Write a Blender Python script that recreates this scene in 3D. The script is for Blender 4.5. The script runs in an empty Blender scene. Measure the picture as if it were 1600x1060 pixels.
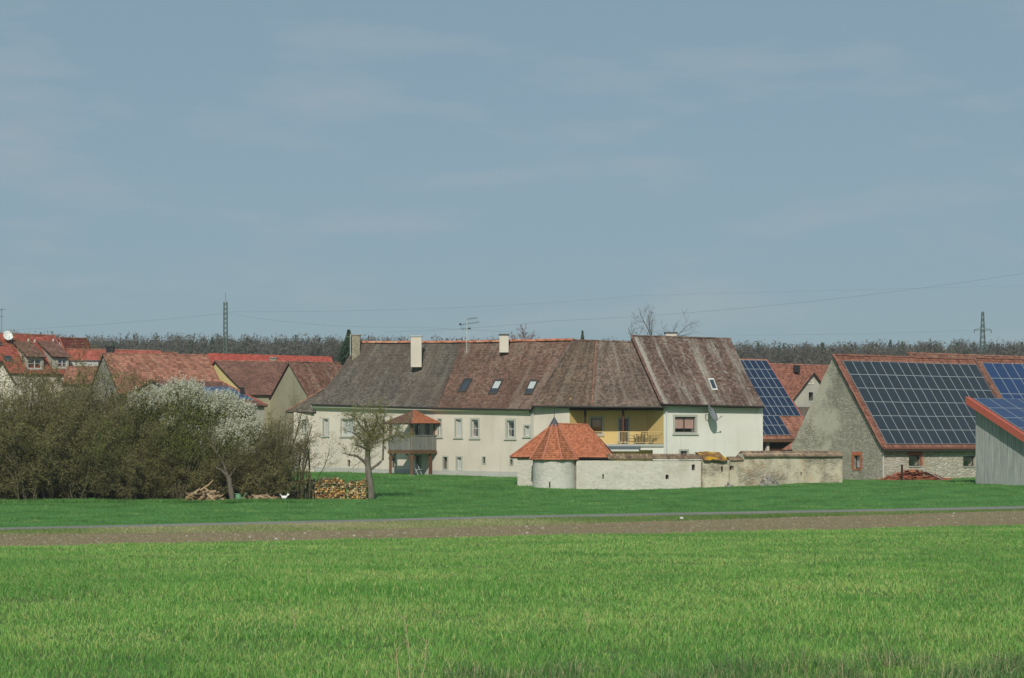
import bpy, math, random
import numpy as np
from mathutils import Vector, Matrix, noise as mnoise

# ------------------------------------------------------------------ camera
scene = bpy.context.scene
COL = scene.collection
FPX, HY, CZ = 3000.0, 690.0, 3.4          # focal length in photo pixels, horizon row, eye height
cam_d = bpy.data.cameras.new('camera')
cam_d.sensor_width = 36.0
cam_d.lens = 36.0 * FPX / 1600.0
cam_d.shift_y = (HY - 530.0) / 1600.0
cam_d.clip_start = 0.5
cam_d.clip_end = 12000.0
cam = bpy.data.objects.new('camera', cam_d)
cam.location = (0, 0, CZ)
cam.rotation_euler = (math.radians(90), 0, 0)
COL.objects.link(cam)
scene.camera = cam

# ------------------------------------------------------------------ light
SUN_AZ, SUN_EL = math.radians(180 + 4), math.radians(35)     # azimuth clockwise from +Y
sdir = Vector((math.sin(SUN_AZ) * math.cos(SUN_EL), math.cos(SUN_AZ) * math.cos(SUN_EL), math.sin(SUN_EL)))
sun_d = bpy.data.lights.new('sun', 'SUN')
sun_d.energy = 3.0
sun_d.angle = math.radians(0.6)
sun_d.color = (1.0, 0.95, 0.86)
sun = bpy.data.objects.new('sun', sun_d)
sun.rotation_euler = sdir.to_track_quat('Z', 'Y').to_euler()
sun.location = (20, -60, 80)
COL.objects.link(sun)

world = bpy.data.worlds.new('World')
scene.world = world
world.use_nodes = True
wn, wl = world.node_tree.nodes, world.node_tree.links
wn.clear()
wout = wn.new('ShaderNodeOutputWorld')
wbg = wn.new('ShaderNodeBackground')
sky = wn.new('ShaderNodeTexSky')
sky.sky_type = 'NISHITA'
sky.sun_disc = False
sky.sun_elevation = SUN_EL
sky.sun_rotation = SUN_AZ
sky.altitude = 250
sky.air_density = 1.0
sky.dust_density = 1.2
sky.ozone_density = 2.0
wtc = wn.new('ShaderNodeTexCoord')
wmap = wn.new('ShaderNodeMapping'); wmap.inputs['Scale'].default_value = (4.0, 4.0, 17.0); wmap.inputs['Location'].default_value = (3.7, 1.2, .4)
wnoi = wn.new('ShaderNodeTexNoise'); wnoi.inputs['Scale'].default_value = 2.3
wnoi.inputs['Detail'].default_value = 7; wnoi.inputs['Roughness'].default_value = 0.55
wrmp = wn.new('ShaderNodeValToRGB')
wrmp.color_ramp.elements[0].position = 0.50; wrmp.color_ramp.elements[0].color = (0, 0, 0, 1)
wrmp.color_ramp.elements[1].position = 0.72; wrmp.color_ramp.elements[1].color = (0.42, 0.42, 0.42, 1)
wtint = wn.new('ShaderNodeMix'); wtint.data_type = 'RGBA'; wtint.blend_type = 'MULTIPLY'
wtint.inputs['Factor'].default_value = 1.0
wtint.inputs[7].default_value = (0.66, 0.73, 0.72, 1)
whaze = wn.new('ShaderNodeMix'); whaze.data_type = 'RGBA'
whaze.inputs['Factor'].default_value = 0.7
whaze.inputs[7].default_value = (2.95, 4.22, 5.08, 1)
wmix = wn.new('ShaderNodeMix'); wmix.data_type = 'RGBA'
wmix.inputs[7].default_value = (4.3, 4.9, 5.2, 1)
wl.new(wtc.outputs['Generated'], wmap.inputs['Vector'])
wl.new(wmap.outputs[0], wnoi.inputs['Vector'])
wl.new(wnoi.outputs['Fac'], wrmp.inputs[0])
wl.new(sky.outputs[0], wtint.inputs[6])
wl.new(wtint.outputs[2], whaze.inputs[6])
wl.new(whaze.outputs[2], wmix.inputs[6])
wl.new(wrmp.outputs[0], wmix.inputs['Factor'])
wl.new(wmix.outputs[2], wbg.inputs['Color'])
wbg.inputs['Strength'].default_value = 0.09
wl.new(wbg.outputs[0], wout.inputs['Surface'])

scene.view_settings.view_transform = 'Standard'
scene.view_settings.look = 'None'
scene.view_settings.exposure = 0.0
scene.view_settings.gamma = 1.0
scene.render.engine = 'CYCLES'
scene.cycles.use_denoising = True
scene.cycles.max_bounces = 6
scene.cycles.diffuse_bounces = 3
scene.cycles.glossy_bounces = 2
scene.cycles.transparent_max_bounces = 8
scene.cycles.caustics_reflective = False
scene.cycles.caustics_refractive = False

# ------------------------------------------------------------------ helpers
RNG = np.random.default_rng(11)
random.seed(5)

def W(px, py, d):
    return Vector(((px - 800) * d / FPX, d, CZ - (py - HY) * d / FPX))
def X(px, d): return (px - 800) * d / FPX
def Zp(py, d): return CZ - (py - HY) * d / FPX

def tag(o, label=None, cat=None, group=None, kind=None):
    if label: o['label'] = label
    if cat: o['category'] = cat
    if group: o['group'] = group
    if kind: o['kind'] = kind
    return o

def thing(name, label, cat, loc=(0, 0, 0), group=None):
    o = bpy.data.objects.new(name, None)
    o.empty_display_size = 0.3
    o.location = loc
    COL.objects.link(o)
    tag(o, label, cat, group)
    o['base'] = [float(v) for v in loc]
    return o

def base_of(o):
    while o.parent: o = o.parent
    return Vector(o.location)

def mk(name, V, Fc, mats, parent=None, fm=None, uv=None, rnd=None, smooth=False, kind=None, label=None, loc=None):
    """one mesh object from world-space vertices; uv per loop, rnd per face"""
    V = np.asarray(V, dtype=np.float64).reshape(-1, 3)
    off = np.array(base_of(parent)) if parent else np.array(loc if loc is not None else (0, 0, 0), dtype=float)
    me = bpy.data.meshes.new(name)
    if isinstance(Fc, np.ndarray):
        n, k = Fc.shape
        me.vertices.add(len(V)); me.vertices.foreach_set('co', (V - off).astype(np.float32).ravel())
        me.loops.add(n * k); me.loops.foreach_set('vertex_index', Fc.astype(np.int32).ravel())
        me.polygons.add(n)
        me.polygons.foreach_set('loop_start', np.arange(0, n * k, k, dtype=np.int32))
        me.update(calc_edges=True)
    else:
        me.from_pydata((V - off).tolist(), [], [tuple(int(i) for i in f) for f in Fc])
    if not isinstance(mats, (list, tuple)): mats = [mats]
    for m in mats: me.materials.append(m)
    if fm is not None: me.polygons.foreach_set('material_index', np.asarray(fm, dtype=np.int32))
    if uv is not None:
        l = me.uv_layers.new(name='UVMap')
        l.data.foreach_set('uv', np.asarray(uv, dtype=np.float32).ravel())
    if rnd is not None:
        a = me.attributes.new('rnd', 'FLOAT', 'FACE')
        a.data.foreach_set('value', np.asarray(rnd, dtype=np.float32))
    if smooth: me.polygons.foreach_set('use_smooth', np.ones(len(me.polygons), dtype=bool))
    me.update()
    o = bpy.data.objects.new(name, me)
    COL.objects.link(o)
    if parent: o.parent = parent
    elif loc is not None: o.location = loc
    if kind: o['kind'] = kind
    if label: o['label'] = label
    return o

class MB:
    """collects boxes, quads, beams and tubes; build() links them as one mesh"""
    def __init__(s): s.v = []; s.f = []; s.m = []
    def add(s, vs, fs, m=0):
        b = len(s.v); s.v += [tuple(v) for v in vs]
        for f in fs: s.f.append([b + i for i in f]); s.m.append(m)
        return s
    def quad(s, a, b, c, d, m=0): return s.add([a, b, c, d], [(0, 1, 2, 3)], m)
    def poly(s, pts, m=0): return s.add(pts, [tuple(range(len(pts)))], m)
    def hexa(s, p, m=0):     # 8 points: bottom 4, top 4
        return s.add(p, [(3, 2, 1, 0), (4, 5, 6, 7), (0, 1, 5, 4), (1, 2, 6, 5), (2, 3, 7, 6), (3, 0, 4, 7)], m)
    def box(s, o, ax, ay, az, m=0):   # corner + three edge vectors
        o, ax, ay, az = map(Vector, (o, ax, ay, az))
        return s.hexa([o, o + ax, o + ax + ay, o + ay, o + az, o + ax + az, o + ax + ay + az, o + ay + az], m)
    def cbox(s, c, sx, sy, sz, rz=0, m=0):  # centred on c in x,y ; z from c.z up
        ca, sa = math.cos(rz), math.sin(rz)
        ax, ay = Vector((ca, sa, 0)) * sx, Vector((-sa, ca, 0)) * sy
        return s.box(Vector(c) - ax / 2 - ay / 2, ax, ay, Vector((0, 0, sz)), m)
    def beam(s, p, q, w, h=None, up=(0, 0, 1), m=0):
        p, q = Vector(p), Vector(q); h = h or w
        t = (q - p).normalized(); u = Vector(up)
        if abs(t.dot(u)) > .99: u = Vector((0, 1, 0))
        a = t.cross(u).normalized(); b = a.cross(t).normalized()
        o = p - a * w / 2 - b * h / 2
        return s.box(o, a * w, b * h, q - p, m)
    def tube(s, pts, radii, n=6, m=0, cap=True):
        pts = [Vector(p) for p in pts]
        if not hasattr(radii, '__len__'): radii = [radii] * len(pts)
        b = len(s.v)
        for i, p in enumerate(pts):
            t = (pts[min(i + 1, len(pts) - 1)] - pts[max(i - 1, 0)])
            if t.length < 1e-9: t = Vector((0, 0, 1))
            t.normalize()
            u = Vector((0, 0, 1)) if abs(t.z) < .9 else Vector((1, 0, 0))
            a = t.cross(u).normalized(); c = a.cross(t)
            for k in range(n):
                an = 2 * math.pi * k / n
                s.v.append(tuple(p + (a * math.cos(an) + c * math.sin(an)) * radii[i]))
        for i in range(len(pts) - 1):
            for k in range(n):
                s.f.append([b + i * n + k, b + i * n + (k + 1) % n, b + (i + 1) * n + (k + 1) % n, b + (i + 1) * n + k]); s.m.append(m)
        if cap:
            s.f.append([b + k for k in range(n)][::-1]); s.m.append(m)
            e = b + (len(pts) - 1) * n
            s.f.append([e + k for k in range(n)]); s.m.append(m)
        return s
    def build(s, name, mats, parent=None, **kw):
        return mk(name, s.v, s.f, mats, parent, fm=s.m if isinstance(mats, (list, tuple)) else None, **kw)

# ------------------------------------------------------------------ materials
class NT:
    def __init__(s, name):
        s.mat = bpy.data.materials.new(name); s.mat.use_nodes = True
        s.n = s.mat.node_tree.nodes; s.l = s.mat.node_tree.links
        s.b = s.n['Principled BSDF']
        s._tc = None
    def node(s, t, **kw):
        x = s.n.new(t)
        for k, v in kw.items(): setattr(x, k, v)
        return x
    def link(s, a, b): s.l.new(a, b)
    def obj(s):
        if not s._tc: s._tc = s.node('ShaderNodeTexCoord')
        return s._tc.outputs['Object']
    def uv(s):
        if not s._tc: s._tc = s.node('ShaderNodeTexCoord')
        return s._tc.outputs['UV']
    def pos(s):
        return s.node('ShaderNodeNewGeometry').outputs['Position']
    def map(s, vec, scale=(1, 1, 1), loc=(0, 0, 0)):
        m = s.node('ShaderNodeMapping'); m.inputs['Scale'].default_value = scale; m.inputs['Location'].default_value = loc
        s.link(vec, m.inputs['Vector']); return m.outputs[0]
    def noise(s, vec, scale, detail=4, rough=.55):
        n = s.node('ShaderNodeTexNoise'); n.inputs['Scale'].default_value = scale
        n.inputs['Detail'].default_value = detail; n.inputs['Roughness'].default_value = rough
        s.link(vec, n.inputs['Vector']); return n.outputs['Fac']
    def ramp(s, fac, a, b, va=0., vb=1.):
        r = s.node('ShaderNodeMapRange'); r.inputs[1].default_value = a; r.inputs[2].default_value = b
        r.inputs[3].default_value = va; r.inputs[4].default_value = vb
        s.link(fac, r.inputs[0]); return r.outputs[0]
    def mix(s, fac, a, b, blend='MIX'):
        m = s.node('ShaderNodeMix', data_type='RGBA', blend_type=blend)
        if isinstance(fac, (int, float)): m.inputs['Factor'].default_value = fac
        else: s.link(fac, m.inputs['Factor'])
        for i, v in ((6, a), (7, b)):
            if isinstance(v, tuple): m.inputs[i].default_value = (*v[:3], 1)
            else: s.link(v, m.inputs[i])
        return m.outputs[2]
    def math(s, op, a, b=None):
        m = s.node('ShaderNodeMath', operation=op)
        for i, v in enumerate((a, b)):
            if v is None: continue
            if isinstance(v, (int, float)): m.inputs[i].default_value = v
            else: s.link(v, m.inputs[i])
        return m.outputs[0]
    def attr(s, name):
        a = s.node('ShaderNodeAttribute'); a.attribute_name = name; return a.outputs['Fac']
    def bump(s, h, strength=.3, dist=.02):
        b = s.node('ShaderNodeBump'); b.inputs['Strength'].default_value = strength; b.inputs['Distance'].default_value = dist
        s.link(h, b.inputs['Height']); s.link(b.outputs[0], s.b.inputs['Normal'])
    def done(s, col, rough=.85, spec=.25, metal=0.):
        if isinstance(col, tuple): s.b.inputs['Base Color'].default_value = (*col[:3], 1)
        else: s.link(col, s.b.inputs['Base Color'])
        if isinstance(rough, (int, float)): s.b.inputs['Roughness'].default_value = rough
        else: s.link(rough, s.b.inputs['Roughness'])
        s.b.inputs['Specular IOR Level'].default_value = spec
        s.b.inputs['Metallic'].default_value = metal
        return s.mat

def C(r, g, b):
    """sRGB 0..255 to linear"""
    f = lambda c: c / 12.92 if c <= .04045 else ((c + .055) / 1.055) ** 2.4
    return tuple(f(v / 255) for v in (r, g, b))

def m_flat(name, col, rough=.7, spec=.3, metal=0., var=.12, sc=3.0):
    t = NT(name)
    n = t.noise(t.obj(), sc, 4)
    lo = tuple(v * (1 - var) for v in col); hi = tuple(min(1, v * (1 + var)) for v in col)
    return t.done(t.mix(n, lo, hi), rough, spec, metal)

def m_plaster(name, col, dirt, amt=.35):
    t = NT(name); o = t.obj()
    n1 = t.noise(o, .35, 5); n2 = t.noise(t.map(o, (1.6, 1.6, .22)), 1.4, 5); n3 = t.noise(o, 14, 3)
    c = t.mix(t.ramp(n1, .35, .75, 0, amt), col, dirt)
    c = t.mix(t.ramp(n2, .52, .8, 0, amt * .8), c, dirt)
    t.bump(n3, .25, .01)
    return t.done(c, .92, .15)

def m_tile(name, ca, cb, lich, streak=.25, spots=.2, moss=None, mossamt=.0, sx=.9, rough=.85, patch=None, speck=.32, bigd=.6, mth=(.60, .70)):
    t = NT(name); uv = t.uv(); r = t.attr('rnd')
    c = t.mix(t.ramp(r, .0, 1.), tuple(v * .72 for v in ca), tuple(min(1, v * 1.18) for v in cb))
    c = t.mix(t.ramp(t.math('FRACT', t.math('MULTIPLY', r, 17.3)), .86, .93, 0, speck), c, lich)
    big = t.noise(uv, .33, 4)
    dark = tuple(v * .62 for v in ca)
    c = t.mix(t.ramp(big, .42, .72, 0, bigd), c, dark)
    if patch: c = t.mix(t.ramp(t.noise(t.map(uv, (1, .6, 1), (7.3, 2, 0)), .42, 3), .47, .62, 0, .75), c, patch)
    st = t.noise(t.map(uv, (sx * 1.25, .09, 1), (3, 5, 0)), 1.25, 5, .6)
    stf = t.math('MULTIPLY', t.ramp(st, .50, .66), t.ramp(t.noise(t.map(uv, (9, 9, 1)), 1, 2), .3, .62, .25, 1))
    c = t.mix(t.math('MULTIPLY', stf, streak), c, lich)
    sp = t.noise(uv, 3.1, 5, .7)
    c = t.mix(t.ramp(sp, .58, .72, 0, spots), c, lich)
    if moss:
        mo = t.noise(t.map(uv, (1, 1, 1), (11, 3, 0)), 1.3, 5, .65)
        c = t.mix(t.ramp(mo, mth[0], mth[1], 0, mossamt), c, moss)
    return t.done(c, rough, .2)

def m_stone(name, ca, cb, mortar, sc=3.2, zs=2.1, stain=None, bump=.6, mort=.07, plaster=None, pl=(.5, .6), plc=.9, split=None, late=None):
    t = NT(name); o = t.obj()
    wob = t.noise(o, 1.7, 3)
    comb = t.node('ShaderNodeVectorMath', operation='MULTIPLY_ADD')
    nz = t.node('ShaderNodeTexNoise'); nz.inputs['Scale'].default_value = 1.9; nz.inputs['Detail'].default_value = 3
    t.link(o, nz.inputs['Vector'])
    t.link(nz.outputs['Color'], comb.inputs[0]); comb.inputs[1].default_value = (.16, .16, .10); t.link(o, comb.inputs[2])
    v = t.map(comb.outputs[0], (1, 1, zs))
    vo = t.node('ShaderNodeTexVoronoi'); vo.inputs['Scale'].default_value = sc; t.link(v, vo.inputs['Vector'])
    ve = t.node('ShaderNodeTexVoronoi', feature='DISTANCE_TO_EDGE'); ve.inputs['Scale'].default_value = sc; t.link(v, ve.inputs['Vector'])
    sep = t.node('ShaderNodeSeparateColor'); t.link(vo.outputs['Color'], sep.inputs[0])
    c = t.mix(sep.outputs[0], ca, cb)
    edge = t.ramp(ve.outputs['Distance'], 0.0, mort, 1, 0)
    fine = t.noise(o, 9, 5, .7)
    c = t.mix(t.ramp(fine, .35, .7, 0, .35), c, tuple(x * .6 for x in ca))
    c = t.mix(t.math('MULTIPLY', edge, .8), c, mortar)
    h = t.math('ADD', t.ramp(ve.outputs['Distance'], 0, mort * 2), t.math('MULTIPLY', fine, .6))
    if stain:
        c = t.mix(t.ramp(t.noise(t.map(o, (1, 1, .55)), .55, 5, .6), .48, .68, 0, .6), c, stain)
    if plaster:
        f = t.noise(o, .5, 5, .62)
        if split is not None:      # remains of render on one side of the wall
            sx_ = t.node('ShaderNodeSeparateXYZ'); t.link(o, sx_.inputs[0])
            f = t.math('ADD', f, t.ramp(sx_.outputs[0], split + .7, split - .7, -.10, .14))
        f = t.ramp(f, pl[0], pl[1], 0, plc)
        c = t.mix(f, c, t.mix(t.noise(o, 2.2, 5), plaster, tuple(x * .8 for x in plaster)))
        h = t.math('MULTIPLY', h, t.math('SUBTRACT', 1.0, f))
    if late:
        c = t.mix(t.ramp(t.noise(t.map(o, (1, 1, .7), (4, 9, 2)), .8, 5, .65), .54, .68, 0, .6), c, late)
        c = t.mix(t.ramp(t.noise(t.map(o, (1, 1, .6), (14, 2, 7)), 1.3, 5, .65), .56, .7, 0, .5), c, tuple(v * .55 for v in late))
    t.bump(h, bump, .05)
    return t.done(c, .95, .1)

def m_wood(name, ca, cb, grain=(1, 1, .08), sc=9, rough=.8):
    t = NT(name); o = t.obj()
    oi = t.node('ShaderNodeObjectInfo')
    n = t.noise(t.map(o, grain), sc, 5, .6)
    c = t.mix(t.ramp(n, .3, .7), ca, cb)
    c = t.mix(t.ramp(oi.outputs['Random'], 0, 1, 0, .5), c, tuple(v * .6 for v in ca))
    t.bump(n, .3, .01)
    return t.done(c, rough, .15)

def m_rnd(name, cols, rough=.8, spec=.15, trans=0., patch=None, pscale=.1, pr=(.4, .65), pamt=.7):
    """colour picked per face by the 'rnd' attribute"""
    t = NT(name)
    r = t.node('ShaderNodeValToRGB'); e = r.color_ramp.elements
    e[0].color = (*cols[0], 1); e[0].position = 0
    e[1].color = (*cols[-1], 1); e[1].position = 1
    for i, c in enumerate(cols[1:-1]):
        x = e.new((i + 1) / (len(cols) - 1)); x.color = (*c, 1)
    t.link(t.attr('rnd'), r.inputs[0])
    c = r.outputs[0]
    if patch: c = t.mix(t.ramp(t.noise(t.map(t.pos(), (1, .6, 1)), pscale, 4), pr[0], pr[1], 0, pamt), c, patch)
    m = t.done(c, rough, spec)
    if trans:
        t.b.inputs['Roughness'].default_value = rough
        td = t.node('ShaderNodeBsdfTranslucent'); ms = t.node('ShaderNodeMixShader'); ms.inputs[0].default_value = trans
        t.link(c, td.inputs['Color']); out = t.n['Material Output']
        t.link(t.b.outputs[0], ms.inputs[1]); t.link(td.outputs[0], ms.inputs[2]); t.link(ms.outputs[0], out.inputs['Surface'])
    return m

M = {}
# roofs
M['t_grey'] = m_tile('roof_grey_brown', C(96, 91, 84), C(120, 110, 99), C(150, 143, 128), .45, .35, C(96, 92, 58), .3, patch=C(98, 84, 74))
M['t_red'] = m_tile('roof_red_brown', C(108, 84, 73), C(130, 100, 87), C(162, 152, 138), .6, .35, C(106, 100, 78), .5, sx=.6)
M['t_dark'] = m_tile('roof_dark_brown', C(94, 80, 70), C(122, 100, 84), C(160, 150, 134), .35, .45, C(150, 120, 40), .12)
M['t_rust'] = m_tile('roof_rusty', C(100, 86, 76), C(126, 107, 95), C(168, 160, 148), .5, .55, C(150, 120, 40), .10)
M['t_lich'] = m_tile('roof_lichen_streaks', C(100, 82, 73), C(126, 103, 92), C(186, 182, 170), .95, .35, C(150, 124, 46), .15, sx=.75)
M['t_orange'] = m_tile('roof_orange', C(144, 100, 82), C(170, 118, 98), C(190, 156, 130), .35, .35, C(130, 84, 68), .4)
M['t_ridge'] = m_tile('ridge_orange', C(176, 106, 78), C(200, 134, 104), C(196, 180, 156), .3, .3, speck=.5, bigd=.2)
M['t_new'] = m_tile('roof_new_clay', C(176, 108, 78), C(184, 118, 86), C(190, 134, 104), .12, .08, speck=.12, bigd=.12)
M['t_newred'] = m_tile('roof_new_red', C(160, 86, 72), C(172, 98, 82), C(174, 116, 96), .1, .06, speck=.15, bigd=.3)
M['t_barn'] = m_tile('roof_barn_red', C(136, 92, 76), C(154, 104, 86), C(172, 134, 112), .3, .2, speck=.2, bigd=.35)
M['hip'] = m_flat('hip_tile_clay', C(190, 122, 98), .85, var=.15, sc=5)
M['t_scarlet'] = m_tile('roof_scarlet', C(164, 80, 66), C(174, 88, 74), C(174, 104, 88), .1, .05, speck=.15, bigd=.2)
M['t_maroon'] = m_tile('roof_maroon', C(112, 84, 74), C(132, 98, 86), C(160, 118, 96), .35, .3, C(86, 64, 54), .5)
M['t_mott'] = m_tile('roof_mottled', C(116, 82, 70), C(148, 108, 90), C(184, 164, 140), .5, .6, C(170, 120, 70), .3)
M['t_wall'] = m_tile('wall_cap_tile', C(120, 100, 82), C(156, 132, 106), C(170, 160, 138), .2, .5, C(120, 108, 60), .5)
M['t_moss'] = m_tile('mossy_roof_tile', C(120, 92, 62), C(150, 114, 74), C(150, 140, 110), .2, .3, C(196, 156, 30), 1.0, mth=(.51, .60))
# walls
M['cream'] = m_plaster('plaster_cream', C(222, 211, 195), C(188, 178, 162), .55)
M['plinth'] = m_plaster('plaster_plinth', C(190, 188, 180), C(160, 158, 150), .5)
M['cove'] = m_flat('cove_grey_green', C(188, 186, 168), .9)
M['white'] = m_plaster('plaster_white', C(230, 227, 216), C(196, 193, 180), .5)
M['yellow'] = m_plaster('plaster_yellow', C(228, 198, 132), C(208, 180, 118), .3)
M['yellow2'] = m_plaster('plaster_pale_yellow', C(232, 214, 150), C(204, 186, 128), .3)
M['offwhite'] = m_plaster('plaster_off_white', C(222, 212, 196), C(180, 172, 158), .5)
M['olive'] = m_plaster('plaster_olive_grey', C(172, 166, 138), C(142, 138, 112), .8)
M['greywall'] = m_plaster('plaster_grey', C(186, 182, 168), C(150, 146, 134), .7)
M['stone_pale'] = m_stone('stone_pale_wall', C(214, 208, 194), C(192, 186, 172), C(220, 215, 202), 3.4, 2.2, C(184, 176, 154), .3, plaster=C(218, 212, 198), pl=(.44, .6), plc=.7)
M['stone_turret'] = m_stone('stone_turret', C(210, 206, 195), C(190, 186, 175), C(216, 213, 203), 3.2, 2.0, None, .3, plaster=C(216, 212, 202), pl=(.46, .62), plc=.6)
M['stone_barn'] = m_stone('stone_barn_gable', C(160, 153, 138), C(198, 190, 172), C(160, 154, 140), 3.6, 2.0, C(140, 138, 122), .8, plaster=C(206, 200, 180), pl=(.50, .66), plc=.75, split=-2.5)
M['stone_front'] = m_stone('stone_barn_front', C(216, 208, 190), C(176, 168, 150), C(206, 198, 180), 2.6, 2.6, C(200, 180, 146), .9)
M['stone_old'] = m_stone('stone_old_render', C(176, 166, 146), C(140, 132, 114), C(166, 158, 138), 2.6, 1.8, None, .8, plaster=C(216, 206, 182), pl=(.38, .54), plc=.92, late=C(182, 146, 106))
M['stone_grey'] = m_stone('stone_grey_gable', C(160, 156, 146), C(190, 186, 174), C(150, 146, 136), 3.0, 1.8, None, .6)
M['stone_chim'] = m_stone('stone_chimney', C(170, 160, 138), C(130, 122, 104), C(186, 176, 152), 4.5, 1.8, C(120, 96, 70), .5)
M['surround'] = m_flat('window_surround_grey', C(178, 178, 166), .9, var=.06)
M['brick'] = m_flat('brick_red', C(186, 108, 76), .9, var=.3, sc=14)
M['rubble'] = m_stone('rubble_stone', C(150, 146, 136), C(176, 172, 160), C(120, 116, 106), 2.5, 1.2)
# metal, wood, glass
M['gutter'] = m_flat('gutter_dark', C(58, 52, 46), .5, .4)
M['lead'] = m_flat('lead_flashing', C(176, 182, 184), .5, .5)
M['zinc'] = m_flat('zinc_pipe', C(196, 200, 198), .45, .5)
M['steel'] = m_flat('galvanised_steel', C(120, 126, 126), .5, .4, .3)
M['steel_green'] = m_flat('pylon_steel', C(86, 102, 92), .6, .3)
M['black'] = m_flat('black_metal', C(34, 34, 36), .6, .3)
M['slate'] = m_flat('slate_cap', C(78, 80, 84), .6, .4)
M['alu'] = m_flat('aluminium_frame', C(158, 166, 168), .35, .5, .0, var=.04)
M['rail'] = m_flat('railing_paint', C(206, 176, 120), .6, .3)
M['dish_grey'] = m_flat('dish_grey', C(132, 138, 138), .5, .4)
M['dish_white'] = m_flat('dish_white', C(226, 226, 220), .5, .4)
M['plank'] = m_wood('weathered_plank', C(192, 194, 188), C(128, 131, 124))
M['plank_bal'] = m_wood('balcony_plank', C(150, 150, 142), C(112, 110, 104))
M['oak'] = m_wood('oak_post', C(126, 98, 74), C(92, 70, 52))
M['oak_red'] = m_wood('red_brown_post', C(112, 74, 58), C(82, 56, 46))
M['darkwood'] = m_wood('dark_wood', C(74, 50, 40), C(52, 36, 30))
M['garage'] = m_wood('brown_door', C(92, 62, 52), C(70, 46, 40))
M['fascia'] = m_flat('red_fascia', C(180, 92, 74), .6, .3)
M['soffit'] = m_flat('soffit_dark', C(66, 56, 48), .9)
M['winframe'] = m_flat('window_frame_white', C(214, 214, 206), .6, .3)
M['winframe_d'] = m_flat('window_frame_dark', C(70, 66, 60), .6, .3)
M['curtain'] = m_flat('white_curtain', C(214, 214, 206), .9, .1)
M['blind'] = m_flat('salmon_blind', C(206, 164, 150), .9, .1)
M['shutter'] = m_flat('brown_shutter', C(176, 124, 62), .7, .2)
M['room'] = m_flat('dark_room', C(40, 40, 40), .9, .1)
M['plastic_green'] = m_flat('dark_green_plastic', C(52, 66, 48), .5, .4)
M['awn_grey'] = m_flat('awning_box', C(92, 102, 108), .6, .3)
M['awn_white'] = m_flat('awning_cloth', C(206, 204, 196), .8, .1)
def m_glass():
    t = NT('window_glass')
    g = t.node('ShaderNodeBsdfGlossy'); g.inputs['Roughness'].default_value = .03; g.inputs['Color'].default_value = (.9, .95, 1, 1)
    tr = t.node('ShaderNodeBsdfTransparent'); tr.inputs['Color'].default_value = (.96, .98, .98, 1)
    lw = t.node('ShaderNodeLayerWeight'); lw.inputs[0].default_value = .3
    f = t.ramp(lw.outputs['Facing'], 0, 1, .07, .6)
    ms = t.node('ShaderNodeMixShader'); t.link(f, ms.inputs[0]); t.link(tr.outputs[0], ms.inputs[1]); t.link(g.outputs[0], ms.inputs[2])
    t.link(ms.outputs[0], t.n['Material Output'].inputs['Surface'])
    return t.mat
M['glass'] = m_glass()
def m_pv(name, cell, line, n=(6, 10), lw=.06):
    t = NT(name); uv = t.uv()
    sep = t.node('ShaderNodeSeparateXYZ'); t.link(uv, sep.inputs[0])
    def grid(o, k):
        f = t.math('FRACT', t.math('MULTIPLY', o, float(k)))
        d = t.math('ABSOLUTE', t.math('SUBTRACT', f, .5))
        return t.math('GREATER_THAN', d, .5 - lw)
    g = t.math('MAXIMUM', grid(sep.outputs[0], n[0]), grid(sep.outputs[1], n[1]))
    oi = t.node('ShaderNodeObjectInfo')
    c = t.mix(t.ramp(oi.outputs['Random'], 0, 1, 0, .5), cell, tuple(v * 1.35 for v in cell))
    c = t.mix(t.math('MULTIPLY', g, .55), c, line)
    return t.done(c, .3, .35)
M['pv_dark'] = m_pv('solar_cells_dark', C(36, 44, 52), C(76, 86, 92), (6, 10), .08)
M['pv_navy'] = m_pv('solar_cells_navy', C(28, 42, 66), C(56, 72, 98), (6, 10), .04)
M['pv_blue'] = m_pv('solar_cells_blue', C(34, 56, 94), C(70, 94, 128), (6, 10), .05)
# ------------------------------------------------------------------ terrain
def lin(xs, ys): return lambda x: np.interp(x, xs, ys)
_lf = lin([-60, -16.2, -5.9, 6, 20.5, 60], [44, 60.9, 65.3, 70, 77, 95])
def wv(x, a=.14): return np.clip(60 - np.abs(x), 0, 1) * a * (np.sin(x * 1.9) + .8 * np.sin(x * .73 + 1) + .6 * np.sin(x * 3.3 + 2))
L_FIELD = lambda x: _lf(x) + wv(x, .12)
_ls = lin([-60, -18.6, -9.4, -7, 0, 7.5, 25.4, 60], [52, 69.2, 70.9, 71.8, 76.5, 81.4, 93.2, 108])
L_SOIL = lambda x: _ls(x) + wv(np.asarray(x) + 5, .13)
_lr = lin([-60, -19.5, -7.2, 0, 7.6, 25.5, 60], [53, 72.1, 79.1, 83.6, 86.8, 94.7, 108.8])
L_ROAD0 = lambda x: _lr(x) + wv(np.asarray(x) + 11, .05)
L_ROAD1 = lambda x: L_ROAD0(x) + np.interp(x, [-60, -19.5, 0, 7.6, 25.5], [2.6, 2.6, 2.9, 3.4, 3.7])
Z_FAR = lin([-60, -30, -17, -6, 0, 3, 8, 14, 20, 30, 60], [1.0, .95, .86, .72, .6, .28, .16, .33, .5, .62, .8])
R_0 = lin([-60, 0, 4, 60], [110, 108, 96, 92])
R_1 = lin([-60, 0, 4, 60], [148, 146, 128, 124])
def sstep(a, b, v):
    t = np.clip((v - a) / (b - a), 0, 1); return t * t * (3 - 2 * t)
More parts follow.
